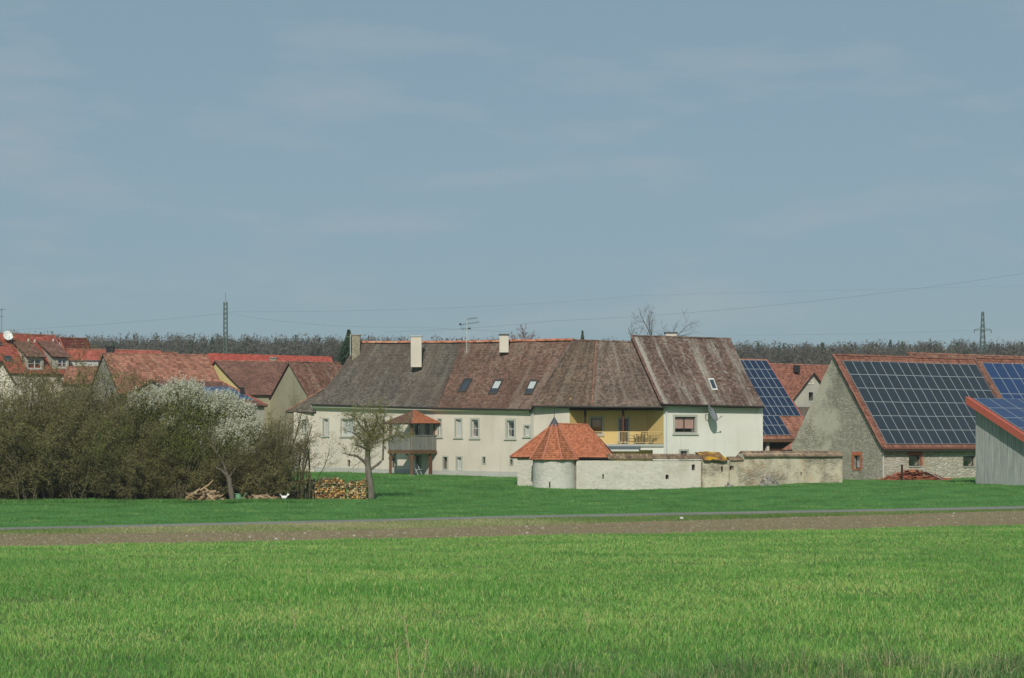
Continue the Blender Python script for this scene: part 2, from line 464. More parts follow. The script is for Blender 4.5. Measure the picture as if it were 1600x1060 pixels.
def zg(x, y):
    x = np.asarray(x, float); y = np.asarray(y, float)
    e = L_FIELD(x)
    t = np.clip((y - 15) / (e - 15), -0.25, 1)
    field = 1.50 * (1 - t) + .05
    mead = .05 + (Z_FAR(x) - .05) * sstep(R_0(x), R_1(x), y)
    hill = np.where(y < 480, (14.3 - .8) * sstep(215, 490, y) , 13.5 + (np.minimum(y, 900) - 480) * .056)
    wob = .035 * np.sin(x * .9 + y * .31) * np.sin(y * .53 - x * .2) + .02 * np.sin(x * 2.3 + 1.3) * np.sin(y * 1.7)
    wob = wob * sstep(0, 4, y - L_ROAD1(x)) + .02 * np.sin(x * 1.1 + y * .4) * np.sin(y * .8) * (y < e)
    return np.where(y < e, field, mead) + np.where(y > 200, hill, 0) + wob
def zgf(x, y): return float(zg(x, y))

cols = np.concatenate([[-3000, -1200, -500, -250, -150, -100], np.arange(-64, 64.1, 1.0), [100, 150, 250, 500, 1200, 3000]])
def strip(name, y0f, y1f, rows, mat):
    t = np.linspace(0, 1, rows + 1)
    y0 = np.array(y0f(cols), float) * np.ones_like(cols); y1 = np.array(y1f(cols), float) * np.ones_like(cols)
    Y = y0[None, :] * (1 - t[:, None]) + y1[None, :] * t[:, None]
    Xg = np.repeat(cols[None, :], rows + 1, 0)
    V = np.stack([Xg, Y, zg(Xg, Y + 1e-6 * (t[:, None] == 0))], -1).reshape(-1, 3)
    n = len(cols); i, j = np.meshgrid(np.arange(rows), np.arange(n - 1), indexing='ij')
    a = (i * n + j).ravel()
    Fc = np.stack([a, a + 1, a + n + 1, a + n], -1)
    o = mk(name, V, Fc, mat, smooth=True); o['kind'] = 'structure'
    return o

def m_ground(name, ca, cb, cc, s1=.25, s2=4., bump=.5, dist=.04, amt=.6, stretch=(1, 1, 1)):
    t = NT(name); p = t.map(t.pos(), stretch)
    c = t.mix(t.ramp(t.noise(p, s2, 6, .7), .3, .7), ca, cb)
    c = t.mix(t.ramp(t.noise(p, s1, 5, .6), .45, .68, 0, amt), c, cc)
    t.bump(t.noise(p, s2 * 2.5, 5, .7), bump, dist)
    return t.done(c, .95, .1)
M['g_field'] = m_ground('field_soil', C(94, 124, 66), C(104, 112, 74), C(90, 130, 66), .3, 6)
M['g_soil'] = m_ground('ploughed_soil', C(152, 138, 106), C(130, 117, 89), C(160, 146, 113), .5, 7, .9, .06)
M['g_verge'] = m_ground('verge_grass', C(112, 130, 72), C(142, 146, 96), C(164, 158, 118), .35, 5)
M['g_mead'] = m_ground('meadow_grass', C(84, 134, 68), C(104, 150, 84), C(74, 116, 58), .42, 3.2, .9, .08, .8)
M['g_far'] = m_ground('village_ground', C(96, 110, 66), C(120, 116, 90), C(80, 96, 56), .1, 2)
M['g_road'] = m_ground('asphalt', C(138, 135, 127), C(150, 147, 139), C(126, 123, 116), .3, 9, .3, .01)
strip('wheat_field', lambda x: x * 0 - 80, lambda x: np.minimum(L_FIELD(x), 15.), 20, M['g_field'])
strip('wheat_field', lambda x: np.minimum(L_FIELD(x), 15.), L_FIELD, 60, M['g_field'])
strip('ploughed_strip', L_FIELD, L_SOIL, 14, M['g_soil'])
strip('road_verge', L_SOIL, L_ROAD0, 8, M['g_verge'])
strip('farm_road', L_ROAD0, L_ROAD1, 5, M['g_road'])
strip('meadow', L_ROAD1, lambda x: np.maximum(L_ROAD1(x) + 5, 176.), 80, M['g_mead'])
strip('village_ground', lambda x: np.maximum(L_ROAD1(x) + 5, 176.), lambda x: np.maximum(L_ROAD1(x) + 5, 176.) + 330, 40, M['g_far'])
strip('hill', lambda x: np.maximum(L_ROAD1(x) + 5, 176.) + 330, lambda x: np.maximum(L_ROAD1(x) + 5, 176.) * 0 + 8000, 40, M['g_far'])

M['g_litter'] = m_ground('leaf_litter', C(82, 72, 52), C(104, 92, 68), C(70, 74, 46), .6, 6)
_px = np.linspace(-70, 478, 70); _t = np.linspace(0, 1, 8); _V = []
for a in _px:
    for t in _t:
        d = 106.1 + .4 * math.sin(a * .07) + .25 * math.sin(a * .19) + t * 9; x = (a - 800) * d / FPX
        _V.append((x, d, float(zg(x, d)) + .012))
_F = [(i * 8 + j, (i + 1) * 8 + j, (i + 1) * 8 + j + 1, i * 8 + j + 1) for i in range(69) for j in range(7)]
mk('thicket_floor', _V, _F, M['g_litter'], smooth=True)['kind'] = 'structure'
# ------------------------------------------------------------------ building kit
class Wall:
    """vertical wall plane from plan point A (left) to B (right), seen from outside"""
    def __init__(s, A, B):
        s.A = Vector((A[0], A[1], 0)); s.B = Vector((B[0], B[1], 0))
        d = s.B - s.A; s.L = d.length; s.t = d / s.L; s.n = Vector((s.t.y, -s.t.x, 0))
    def at(s, px, py=HY):
        k = (px - 800) / FPX
        u = (k * s.A.y - s.A.x) / (s.t.x - k * s.t.y)
        d = s.A.y + u * s.t.y
        return u, Zp(py, d)
    def P(s, u, z, off=0.): return s.A + s.t * u + s.n * off + Vector((0, 0, z))

def wpx(pxA, dA, pxB, dB): return Wall((X(pxA, dA), dA), (X(pxB, dB), dB))

def wall_mesh(mb, w, bot, top, holes=(), m=0):
    """bot, top: lists of (u,z); holes: (u0,u1,z0,z1,depth)"""
    bu, bz = zip(*bot); tu, tz = zip(*top)
    us = sorted(set([round(u, 4) for u in (list(bu) + list(tu) + [h[0] for h in holes] + [h[1] for h in holes])]))
    us = [min(max(u, min(bu)), max(bu)) for u in us if min(bu) - 2e-3 <= u <= max(bu) + 2e-3]
    for a, b in zip(us, us[1:]):
        if b - a < 1e-4: continue
        hs = sorted([h for h in holes if h[0] <= a + 1e-4 and h[1] >= b - 1e-4], key=lambda h: h[2])
        z0a, z0b = np.interp(a, bu, bz), np.interp(b, bu, bz)
        for h in hs:
            mb.quad(w.P(a, z0a), w.P(b, z0b), w.P(b, h[2]), w.P(a, h[2]), m)
            z0a = z0b = h[3]
        mb.quad(w.P(a, z0a), w.P(b, z0b), w.P(b, np.interp(b, tu, tz)), w.P(a, np.interp(a, tu, tz)), m)
    for u0, u1, z0, z1, dp in holes:
        for (p, q) in (((u0, z0), (u0, z1)), ((u1, z0), (u1, z1)), ((u0, z0), (u1, z0)), ((u0, z1), (u1, z1))):
            mb.quad(w.P(*p), w.P(*q), w.P(*q, -dp), w.P(*p, -dp), m)

def window(w, root, px0, py0, px1, py1, sur=.13, depth=.17, lights=1, frame='winframe', back='room', half=0., sill=True, rev='surround', name='window', bars=0, sl=True):
    """outer rectangle in photo pixels; returns the hole for wall_mesh and builds frame, panes, curtain, surround, sill"""
    u0, za = w.at(px0, py0); u1, zb = w.at(px1, py1)
    zt = .5 * (za + w.at(px1, py0)[1]); z0 = .5 * (zb + w.at(px0, py1)[1])
    U0, U1, Z0, Z1 = u0 + sur, u1 - sur, z0 + sur, zt - sur
    fr = MB(); fw = .055; d0, d1 = -depth + .03, -depth - .03
    def bx(a, b, c, d): fr.box(w.P(a, c, d1), w.t * (b - a), w.n * (d0 - d1), Vector((0, 0, d - c)))
    bx(U0 - .01, U0 + fw, Z0 - .01, Z1 + .01); bx(U1 - fw, U1 + .01, Z0 - .01, Z1 + .01)
    bx(U0 + fw, U1 - fw, Z0 - .01, Z0 + fw); bx(U0 + fw, U1 - fw, Z1 - fw, Z1 + .01)
    for k in range(1, lights):
        c = U0 + (U1 - U0) * k / lights; bx(c - .04, c + .04, Z0 + fw, Z1 - fw)
    for k in range(bars):
        c = Z0 + (Z1 - Z0) * (k + 1) / (bars + 1); bx(U0 + fw, U1 - fw, c - .02, c + .02)
    o = fr.build(name, M[frame], root)
    for k in range(lights):
        a = U0 + (U1 - U0) * k / lights; b = U0 + (U1 - U0) * (k + 1) / lights
        MB().quad(w.P(a, Z0, -depth), w.P(b, Z0, -depth), w.P(b, Z1, -depth), w.P(a, Z1, -depth)).build('pane', M['glass'], o)
    if half:      # curtain or blind behind the glass: fraction from the top
        zc = Z1 - (Z1 - Z0) * half
        mb = MB(); nseg = 10
        for k in range(nseg):
            a = U0 + (U1 - U0) * k / nseg; b = U0 + (U1 - U0) * (k + 1) / nseg
            da = -depth - .05 - .015 * (k % 2); db = -depth - .05 - .015 * ((k + 1) % 2)
            mb.quad(w.P(a, zc, da), w.P(b, zc, db), w.P(b, Z1, db), w.P(a, Z1, da))
        mb.build('curtain', M[back], o)
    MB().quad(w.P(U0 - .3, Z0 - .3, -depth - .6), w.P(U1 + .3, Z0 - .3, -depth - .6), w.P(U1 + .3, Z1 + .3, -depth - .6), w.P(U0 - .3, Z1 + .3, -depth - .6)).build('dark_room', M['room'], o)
    if sl:
        s = MB(); pr = .035
        def sb(a, b, c, d): s.box(w.P(a, c, -.05), w.t * (b - a), w.n * (pr + .05), Vector((0, 0, d - c)))
        sb(u0, U0, z0, zt); sb(U1, u1, z0, zt); sb(U0, U1, Z1, zt); sb(U0, U1, z0, Z0)
        s.build('surround', M[rev], o)
    if sill:
        s = MB(); s.box(w.P(u0 - .07, z0 - .05, -.04), w.t * (u1 - u0 + .14), w.n * .15, Vector((0, 0, .075)))
        s.build('sill', M[rev], o)
    return (U0, U1, Z0, Z1, depth + .55)

def patchfn(c00, c10, c11, c01, k=0., sag=0., seed=0):
    """bilinear roof patch with a flared (bell-cast) foot; returns f(s,t)->points, and up normal"""
    c00, c10, c11, c01 = [np.array(c, float) for c in (c00, c10, c11, c01)]
    nrm = np.cross(c10 - c00 if np.linalg.norm(c10 - c00) > 1e-3 else c11 - c01, (c01 + c11) / 2 - (c00 + c10) / 2)
    nrm = nrm / np.linalg.norm(nrm)
    if nrm[2] < 0: nrm = -nrm
    def f(s, t):
        s = np.asarray(s, float)[..., None]; t = np.asarray(t, float)[..., None]
        e = c00 * (1 - s) + c10 * s; r = c01 * (1 - s) + c11 * s
        P = e * (1 - t) + r * t
        if k:
            tz = t * (1 - k) + k * t * t
            tz = tz + 0 * tz
            P[..., 2] = (e[..., 2] + (r[..., 2] - e[..., 2]) * tz[..., 0])
        if sag:
            q = sag * (np.sin(s * 9.1 + seed) * np.sin(t * 5.3 + seed * 1.7) + .6 * np.sin(s * 21 + seed * 2.1) * np.sin(t * 3.1 + 1))
            P = P + nrm * q
        return P
    return f, nrm

def tiled(name, root, c00, c10, c11, c01, mat, tw=.18, ex=.17, lift=.036, k=0., sag=.02, seed=0, slab=.14, under='soffit', uvoff=None):
    f, nrm = patchfn(c00, c10, c11, c01, k, sag, seed)
    c = [Vector(v) for v in (c00, c10, c11, c01)]
    Ls = ((c[3] - c[0]).length + (c[2] - c[1]).length) / 2
    Lw = max((c[1] - c[0]).length, (c[2] - c[3]).length)
    nr = max(2, int(round(Ls / ex))); nc = max(2, int(round(Lw / tw)))
    j, i = np.meshgrid(np.arange(nr), np.arange(nc + 1), indexing='ij')
    j = j.ravel(); i = i.ravel()
    s0 = np.clip((i - .5 * (j % 2)) / nc, 0, 1); s1 = np.clip((i + 1 - .5 * (j % 2)) / nc, 0, 1)
    ok = s1 - s0 > 1e-4; j, s0, s1 = j[ok], s0[ok], s1[ok]
    N = len(j)
    rg = np.random.default_rng(seed + 77)
    t0 = j / nr; t1 = np.minimum((j + 1.12) / nr, 1.0)
    jit = rg.uniform(.55, 1.35, N)[:, None] * lift
    jit2 = rg.uniform(.7, 1.2, N)[:, None] * lift
    a, b = f(s0, t0) + nrm * jit, f(s1, t0) + nrm * jit2
    cc, dd = f(s1, t1), f(s0, t1)
    e, g = f(s0, t0) - nrm * .01, f(s1, t0) - nrm * .01
    V = np.stack([a, b, cc, dd, e, g], 1).reshape(-1, 3)
    q = np.arange(N) * 6
    Fc = np.concatenate([np.stack([q, q + 1, q + 2, q + 3], -1), np.stack([q + 4, q + 5, q + 1, q], -1)])
    uo = np.array(uvoff if uvoff is not None else (seed * 13.7, seed * 5.1))
    def UV(s, t): return np.stack([s * Lw + uo[0], t * Ls + uo[1]], -1)
    uva = np.stack([UV(s0, t0), UV(s1, t0), UV(s1, t1), UV(s0, t1)], 1)
    uvb = np.stack([UV(s0, t0), UV(s1, t0), UV(s1, t0), UV(s0, t0)], 1)
    r = rg.uniform(0, 1, N)
    o = mk(name, V, Fc, mat, root, uv=np.concatenate([uva, uvb]), rnd=np.concatenate([r, r]), kind='stuff')
    if slab:
        mb = MB(); n = 8 if k else 2; ns = 6
        for y in range(ns):
            for x in range(n):
                sa, sb, ta, tb = y / ns, (y + 1) / ns, x / n, (x + 1) / n
                g4 = f(np.array([sa, sb, sb, sa]), np.array([ta, ta, tb, tb]))
                lo = [Vector(p - nrm * slab) for p in g4]
                mb.poly(lo[::-1])
                hi = [Vector(p - nrm * .015) for p in g4]
                if x == 0: mb.quad(lo[0], lo[1], hi[1], hi[0])
                if x == n - 1: mb.quad(lo[2], lo[3], hi[3], hi[2])
                if y == 0: mb.quad(lo[3], lo[0], hi[0], hi[3])
                if y == ns - 1: mb.quad(lo[1], lo[2], hi[2], hi[1])
        mb.build('roof_boards', M[under], root)
    return f, nrm

def ridge_row(name, root, p, q, mat, r=.11, ex=.36, seed=0, arc=None):
    """row of half-round ridge or hip tiles from p to q"""
    p, q = Vector(p), Vector(q); t = (q - p); L = t.length; t.normalize()
    side = t.cross(Vector((0, 0, 1))).normalized(); up = side.cross(t).normalized()
    n = max(1, int(L / ex)); V = []; Fc = []; R = []; rg = random.Random(seed)
    for i in range(n):
        a = p + t * (L * i / n); b = p + t * (L * (i + 1.15) / n)
        j = rg.uniform(-.012, .012)
        base = len(V)
        for c, rr in ((a, r * 1.08), (b, r * .92)):
            for k in range(6):
                an = math.pi * k / 5
                V.append(c + side * math.cos(an) * rr + up * (math.sin(an) * rr + j - .03))
        for k in range(5): Fc.append((base + k, base + k + 1, base + 7 + k, base + 6 + k)); R.append((i * .377 + rg.random() * .4) % 1)
        Fc.append((base, base + 1, base + 2, base + 3, base + 4, base + 5)); R.append(.5)
    uv = []
    for fc in Fc: uv += [(i_ * .3 + len(Fc) * .1, .2) for i_ in range(len(fc))]
    return mk(name, [tuple(v) for v in V], Fc, mat, root, rnd=R, uv=uv, kind='stuff')

def hit(f, px, py):
    """(s,t) on a roof patch that the photo pixel looks at"""
    s, t = .5, .5
    def pr(s, t):
        P = f(np.array([s]), np.array([t]))[0]
        return np.array([800 + FPX * P[0] / P[1], HY - FPX * (P[2] - CZ) / P[1]])
    tgt = np.array([px, py], float)
    for _ in range(12):
        r = pr(s, t) - tgt; h = 1e-3
        J = np.stack([(pr(s + h, t) - pr(s, t)) / h, (pr(s, t + h) - pr(s, t)) / h], 1)
        ds = np.linalg.solve(J, -r); s += ds[0]; t += ds[1]
    return s, t

def on(f, px, py):
    s, t = hit(f, px, py); return Vector(f(np.array([s]), np.array([t]))[0])

def skylight(root, f, nrm, bl, br, tr, tl, frame='winframe_d', blind=0., name='skylight'):
    P = [on(f, *q) for q in (bl, br, tr, tl)]; n = Vector(nrm)
    o = None
    fr = MB()
    cen = sum(P, Vector()) / 4
    ins = [p + (cen - p) * .24 for p in P]
    for a in range(4):
        b = (a + 1) % 4
        lo = [P[a] - n * .03, P[b] - n * .03, ins[b] - n * .03, ins[a] - n * .03]
        fr.hexa(lo + [v + n * .13 for v in lo])
    o = fr.build(name, M[frame], root)
    g = [v + n * .075 for v in ins]
    MB().poly(g).build('pane', M['glass'], o)
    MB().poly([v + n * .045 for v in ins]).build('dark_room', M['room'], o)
    if blind:
        q = [v + n * .058 for v in ins]
        MB().quad(q[3] + (q[0] - q[3]) * blind, q[2] + (q[1] - q[2]) * blind, q[2], q[3]).build('blind', M['curtain'], o)
    return o

def panels(root, f, nrm, grid, mat, name='solar_panel', lift=.10):
    """grid: list of 4 corner (s,t) tuples of each panel on patch f"""
    n = Vector(nrm); cache = {}
    for q in grid:
        P = [Vector(f(np.array([s]), np.array([t]))[0]) + n * lift for s, t in q]
        ex = (P[1] - P[0]); ey = (P[3] - P[0]); w_, h_ = ex.length, ey.length
        key = (round(w_, 2), round(h_, 2))
        if key not in cache:
            bw = .022
            V = [(0, 0, -.04), (w_, 0, -.04), (w_, h_, -.04), (0, h_, -.04), (0, 0, 0), (w_, 0, 0), (w_, h_, 0), (0, h_, 0),
                 (bw, bw, 0), (w_ - bw, bw, 0), (w_ - bw, h_ - bw, 0), (bw, h_ - bw, 0)]
            Fs = [(0, 1, 5, 4), (1, 2, 6, 5), (2, 3, 7, 6), (3, 0, 4, 7), (4, 5, 9, 8), (5, 6, 10, 9), (6, 7, 11, 10), (7, 4, 8, 11), (8, 9, 10, 11)]
            me = bpy.data.meshes.new(name); me.from_pydata(V, [], Fs)
            me.materials.append(M['alu']); me.materials.append(mat)
            me.polygons[8].material_index = 1
            l = me.uv_layers.new(name='UVMap')
            for p in me.polygons:
                for li in p.loop_indices:
                    v = V[me.loops[li].vertex_index]; l.data[li].uv = (v[0] / w_, v[1] / h_)
            cache[key] = me
        o = bpy.data.objects.new(name, cache[key]); COL.objects.link(o); o.parent = root
        xa = ex.normalized(); za = n - n.dot(xa) * xa; za.normalize(); ya = za.cross(xa)
        if ya.dot(ey) < 0: ya = -ya; za = -za
        Rm = Matrix((xa, ya, za)).transposed().to_4x4()
        # keep the parallelogram's lean: shear is left to the roof, panels stay rectangular
        o.matrix_local = Matrix.Translation(P[0] - base_of(root)) @ Rm

def chimney(root, f, nrm, px0, px1, pytop, d, depth, mat, cap='lead', name='chimney', zlow=None, flash=True, capover=.07, rz=0.):
    xc = X((px0 + px1) / 2, d); w_ = (px1 - px0) * d / FPX; zt = Zp(pytop, d)
    c = Vector((xc, d + depth / 2, zlow))
    o = MB().cbox(c, w_, depth, zt - zlow, rz).build(name, M[mat], root)
    k = MB(); k.cbox((c.x, c.y, zt), w_ + 2 * capover, depth + 2 * capover, .10, rz); k.build('chimney_cap', M[cap], o)
    return o
# ------------------------------------------------------------------ long farmhouse (cream), middle house with loggia, white house
def eave_gutter(root, pts, r=.075, dz=-.03):
    mb = MB()
    mb.tube([Vector(p) + Vector((0, -.09, dz)) for p in pts], r, 6)
    return mb.build('gutter', M['gutter'], root)

def rear(root, c00, c10, c11, c01, mat, zdrop=0.):
    """plain back slope and back wall behind a ridge"""
    c00, c10, c11, c01 = [Vector(c) for c in (c00, c10, c11, c01)]
    b0 = c01 + (c01 - c00); b0.z = c00.z - zdrop; b1 = c11 + (c11 - c10); b1.z = c10.z - zdrop
    mb = MB(); up = Vector((0, 0, .12)); e = Vector((0, 0, -.02))
    mb.hexa([c01 + e - up, c11 + e - up, b1 - up, b0 - up, c01 + e, c11 + e, b1, b0])
    mb.build('rear_roof', mat, root)
    return b0, b1

fh = thing('farmhouse', 'long cream farmhouse with weathered tiled roof, three skylights and wooden balcony', 'house', (X(660, 150), 154, .7))
e1 = [W(487, 632, 160), W(680, 637.5, 152), W(722, 535.5, 156.6), W(558, 536, 164)]
e2 = [W(680, 637.5, 152), W(830, 640, 147.3), W(895, 532, 151.5), W(722, 535.5, 156.6)]
f1, n1 = tiled('roof', fh, *e1, M['t_grey'], k=.22, sag=.05, seed=1)
f2, n2 = tiled('roof', fh, *e2, M['t_red'], k=.22, sag=.05, seed=2)
ridge_row('ridge_tiles', fh, e1[3] + Vector((0, -.05, .02)), e1[2] + Vector((0, -.05, .02)), M['t_ridge'], seed=1, r=.17)
ridge_row('ridge_tiles', fh, e2[3] + Vector((0, -.05, .02)), e2[2] + Vector((0, -.05, .02)), M['t_ridge'], seed=2, r=.17)
eave_gutter(fh, [e1[0], e1[1], e2[1]])
b0, b1 = rear(fh, *e1, M['t_grey']); b2, b3 = rear(fh, *e2, M['t_red'])
w1 = wpx(491, 160.4, 680, 152.45); w2 = wpx(680, 152.45, 833, 147.7)
def zline(w, pts): return [(w.at(px)[0], w.at(px, py)[1]) for px, py in pts]
h1 = [window(w1, fh, 504, 653, 514.5, 682.5, .12, back='curtain', half=.97),
      window(w1, fh, 532, 653, 554, 683, .12, lights=2, back='curtain', half=.97),
      window(w1, fh, 542.3, 718, 547.6, 730, .04, sill=False, frame='winframe_d', sl=False),
      window(w1, fh, 612, 660, 627, 700, .05, sill=False, frame='winframe', back='curtain', half=.5),
      window(w1, fh, 648, 659, 656, 699, .05, sill=False, frame='winframe_d', name='balcony_door'),
      window(w1, fh, 664, 659, 672, 684, .08, frame='winframe'),
      window(w1, fh, 611, 711, 619, 731.5, .05, sill=False, frame='winframe_d'),
      window(w1, fh, 649, 711, 659, 736, .05, sill=False, frame='winframe_d', name='door')]
h2 = [window(w2, fh, 683, 653, 691, 684, .12, back='curtain', half=.97),
      window(w2, fh, 710, 653, 722.7, 685, .13, back='curtain', half=.97),
      window(w2, fh, 734.6, 653, 749.7, 686, .15, back='curtain', half=.12, bars=1),
      window(w2, fh, 789.4, 654, 806.3, 687, .17, back='curtain', half=.12, bars=1),
      window(w2, fh, 818, 663.5, 829, 683.5, .11, back='curtain', half=.95),
      window(w2, fh, 691, 712, 701, 735, .12, sill=False, frame='winframe_d'),
      window(w2, fh, 712, 712.5, 723, 736, .12, sill=False, back='curtain', half=.95),
      window(w2, fh, 753, 713, 759.5, 726, .08, sill=False, frame='winframe_d'),
      window(w2, fh, 796, 716.5, 802.5, 728, .08, sill=False, frame='winframe_d')]
mb = MB(); wall_mesh(mb, w1, [(0, -.6), (w1.L, -.6)], zline(w1, [(491, 633), (680, 637)]), h1); mb.build('wall', M['cream'], fh)
mb = MB(); wall_mesh(mb, w2, [(0, -.6), (w2.L, -.6)], zline(w2, [(680, 637), (833, 636)]), h2); mb.build('wall', M['cream'], fh)
for w, a, b in ((w1, (491, 633, 640), (680, 638, 645)), (w2, (680, 638, 645), (830, 640, 646.5))):
    mb = MB(); ua, ub = w.at(a[0])[0], w.at(b[0])[0]
    for off0, off1, k0, k1 in ((.40, .40, 0, .5), (.40, .06, .5, 1.)):
        za = w.at(a[0], a[1] + (a[2] - a[1]) * k0)[1]; zb = w.at(b[0], b[1] + (b[2] - b[1]) * k0)[1]
        zc = w.at(a[0], a[1] + (a[2] - a[1]) * k1)[1]; zd = w.at(b[0], b[1] + (b[2] - b[1]) * k1)[1]
        mb.quad(w.P(ua, za, off0), w.P(ub, zb, off0), w.P(ub, zd, off1), w.P(ua, zc, off1))
        if k0: mb.quad(w.P(ua, zc, off1), w.P(ub, zd, off1), w.P(ub, zd, -.05), w.P(ua, zc, -.05))
    mb.build('cornice', M['cove'], fh)
for w, a, b in ((w1, (491, 730), (680, 735)), (w2, (680, 735), (833, 738))):
    mb = MB(); ua, za = w.at(*a); ub, zb = w.at(*b)
    lo = [w.P(ua, -.6, .04), w.P(ub, -.6, .04), w.P(ub, -.6, -.04), w.P(ua, -.6, -.04)]
    hi = [w.P(ua, za, .04), w.P(ub, zb, .04), w.P(ub, zb, -.04), w.P(ua, za, -.04)]
    mb.hexa(lo + hi); mb.build('plinth', M['plinth'], fh)
# end and back walls
mb = MB(); A = Vector((w1.A.x, w1.A.y, 0)); inw = Vector((e1[3].x - e1[0].x, e1[3].y - e1[0].y, 0))
Bk = A + inw * 2 * .92; rz = e1[3].z - .25; ez = e1[0].z
mb.poly([A + Vector((0, 0, -.6)), Bk + Vector((0, 0, -.6)), Bk + Vector((0, 0, ez)), A + inw * .95 + Vector((0, 0, rz)), A + Vector((0, 0, ez))])
mb.build('end_wall', M['cream'], fh)
mb = MB()
for p, q in ((b0, b1), (b2, b3)):
    mb.quad(Vector((p.x, p.y - .5, -.6)), Vector((q.x, q.y - .5, -.6)), Vector((q.x, q.y - .5, q.z)), Vector((p.x, p.y - .5, p.z)))
mb.build('rear_wall', M['cream'], fh)
# annex on the left
wa = wpx(459, 161.6, 491.5, 160.7)
ha = [window(wa, fh, 471.5, 654, 480.5, 678, .11, frame='winframe', half=.3, back='curtain')]
mb = MB(); wall_mesh(mb, wa, [(0, -.6), (wa.L, -.6)], zline(wa, [(459, 644.5), (491.5, 644)]), ha)
p = wa.P(0, 0); q = p + Vector((2.2, 5, 0))
mb.quad(p + Vector((0, 0, -.6)), q + Vector((0, 0, -.6)), q + Vector((0, 0, 5.4)), p + Vector((0, 0, 5.8)))
mb.build('annex_wall', M['cream'], fh)
fa, na = tiled('annex_roof', fh, W(446, 643.5, 162.2), W(493, 644, 160.15), W(508, 607, 163.4), W(505, 608, 164.6), M['t_grey'], k=.15, sag=.03, seed=9)
ridge_row('annex_verge_tiles', fh, W(446, 643, 162.3), W(505, 607.5, 164.6), M['t_orange'], seed=4, r=.08)
# skylights and chimneys
skylight(fh, f2, n2, (715, 614), (727.7, 613.6), (739, 592.4), (726.3, 592.4))
skylight(fh, f2, n2, (763, 617), (776, 617), (787.2, 594), (774, 594), blind=.62)
skylight(fh, f2, n2, (819, 617.5), (831, 617.5), (842, 594.4), (829, 594.4), blind=.62)
for px0, px1, top, lo, d, mt, cp in ((549.8, 562.3, 524.5, 557, 162.6, 'stone_chim', 'rubble'), (641.9, 658.6, 526.2, 568, 156.6, 'cream', 'lead'), (780.4, 794.7, 524, 545, 153.2, 'offwhite', 'slate')):
    chimney(fh, None, None, px0, px1, top, d, .75, mt, cp, zlow=Zp(lo, d) - .3)
# lead flashing at the chimney feet
for (a, b, f) in (((549.5, 556.8), (562.5, 538), f1), ((641.5, 567.2), (659, 541), f1), ((779.5, 543.5), (787, 536), f2)):
    p, q = on(f, *a), on(f, *b); n = Vector(n1)
    MB().quad(p + n * .06, p + n * .06 + Vector((.28, -.0, -.02)), q + n * .06 + Vector((.28, 0, 0)), q + n * .06).build('flashing', M['lead'], fh)
mb = MB(); mb.tube([W(547.4, 556, 162.3), W(547.4, 522, 162.3)], .03, 5); mb.build('lightning_rod', M['zinc'], fh)
# downpipes
for w, px, a, b in ((w2, 831.5, 639, 752),):
    u, z = w.at(px, a); mb = MB(); mb.tube([w.P(u, z, .1), w.P(u, -.3, .1)], .05, 6); mb.build('downpipe', M['cove'], fh)

# ---- wooden balcony
def bal_pts():
    wp = w1.P(w1.at(682)[0], 0); n = w1.n; t = w1.t
    return wp, n, t
wp, n_, t_ = bal_pts()
DEP, LEN = 3.0, 2.45
R0 = wp; Cc = wp + n_ * DEP; Lc = Cc - t_ * LEN; L0 = wp - t_ * LEN
zfl, zrt, zev, zap = Zp(702.5, 149.6), Zp(681, 149.6), Zp(661.5, 149.6), Zp(641, 150.6)
zv = lambda v, z: Vector((v.x, v.y, z))
bal = MB()
bal.hexa([zv(p, zfl - .14) for p in (Lc, Cc, R0, L0)] + [zv(p, zfl) for p in (Lc, Cc, R0, L0)])
balc = bal.build('balcony', M['oak'], fh)
for p, q in ((Lc, Cc), (Cc, R0)):
    MB().beam(zv(p, zfl - .24), zv(q, zfl - .24), .16, .2).build('beam', M['oak'], balc)
gz = .4
posts = [(Lc - n_ * .12 + t_ * .12, 'oak', zev), (Cc - n_ * .12 - t_ * .12, 'oak', zev), (Cc - n_ * (DEP * .78) - t_ * .12, 'oak_red', zfl - .3)]
for p, mt, top in posts:
    MB().beam(zv(p, gz + .35), zv(p, top), .2).build('post', M[mt], balc)
    MB().cbox(zv(p, gz - .3), .34, .34, .68, math.atan2(t_.y, t_.x)).build('post_foot', M['surround'], balc)
p = R0 + n_ * .14 - t_ * .12
MB().beam(zv(p, zfl), zv(p, zev), .14).build('post', M['oak'], balc)
for p in posts[:2]:
    for dv in (t_, -n_):
        if p[0] is posts[1][0] and dv is t_: dv = -t_
        MB().beam(zv(p[0], zfl - .95), zv(p[0] + dv * .6, zfl - .3), .1).build('brace', M['oak'], balc)
def plank_run(p, q, z0, z1, wd, th, mat, root, name='plank', off=None):
    L = (q - p).length; n = max(1, int(round(L / wd))); t = (q - p) / L; nn = Vector((t.y, -t.x, 0))
    V = []
    me = None
    for i in range(n):
        a = p + t * (L * i / n + .008); jz = random.uniform(-.015, .015); jo = random.uniform(0, .015)
        zt0 = z1(i / n) if callable(z1) else z1; zt1 = z1((i + 1) / n) if callable(z1) else z1
        e = t * (L / n - .016)
        lo = [zv(a, z0 + jz) + nn * jo, zv(a + e, z0 + jz) + nn * jo, zv(a + e, z0 + jz) + nn * (jo - th), zv(a, z0 + jz) + nn * (jo - th)]
        hi = [zv(a, zt0) + nn * jo, zv(a + e, zt1) + nn * jo, zv(a + e, zt1) + nn * (jo - th), zv(a, zt0) + nn * (jo - th)]
        MB().hexa(lo + hi).build(name, mat, root)
plank_run(zv(Lc, 0), zv(Cc, 0), zfl - .05, zrt, .16, .03, M['plank_bal'], balc)
plank_run(zv(Cc, 0), zv(R0, 0), zfl - .05, zrt, .16, .03, M['plank_bal'], balc)
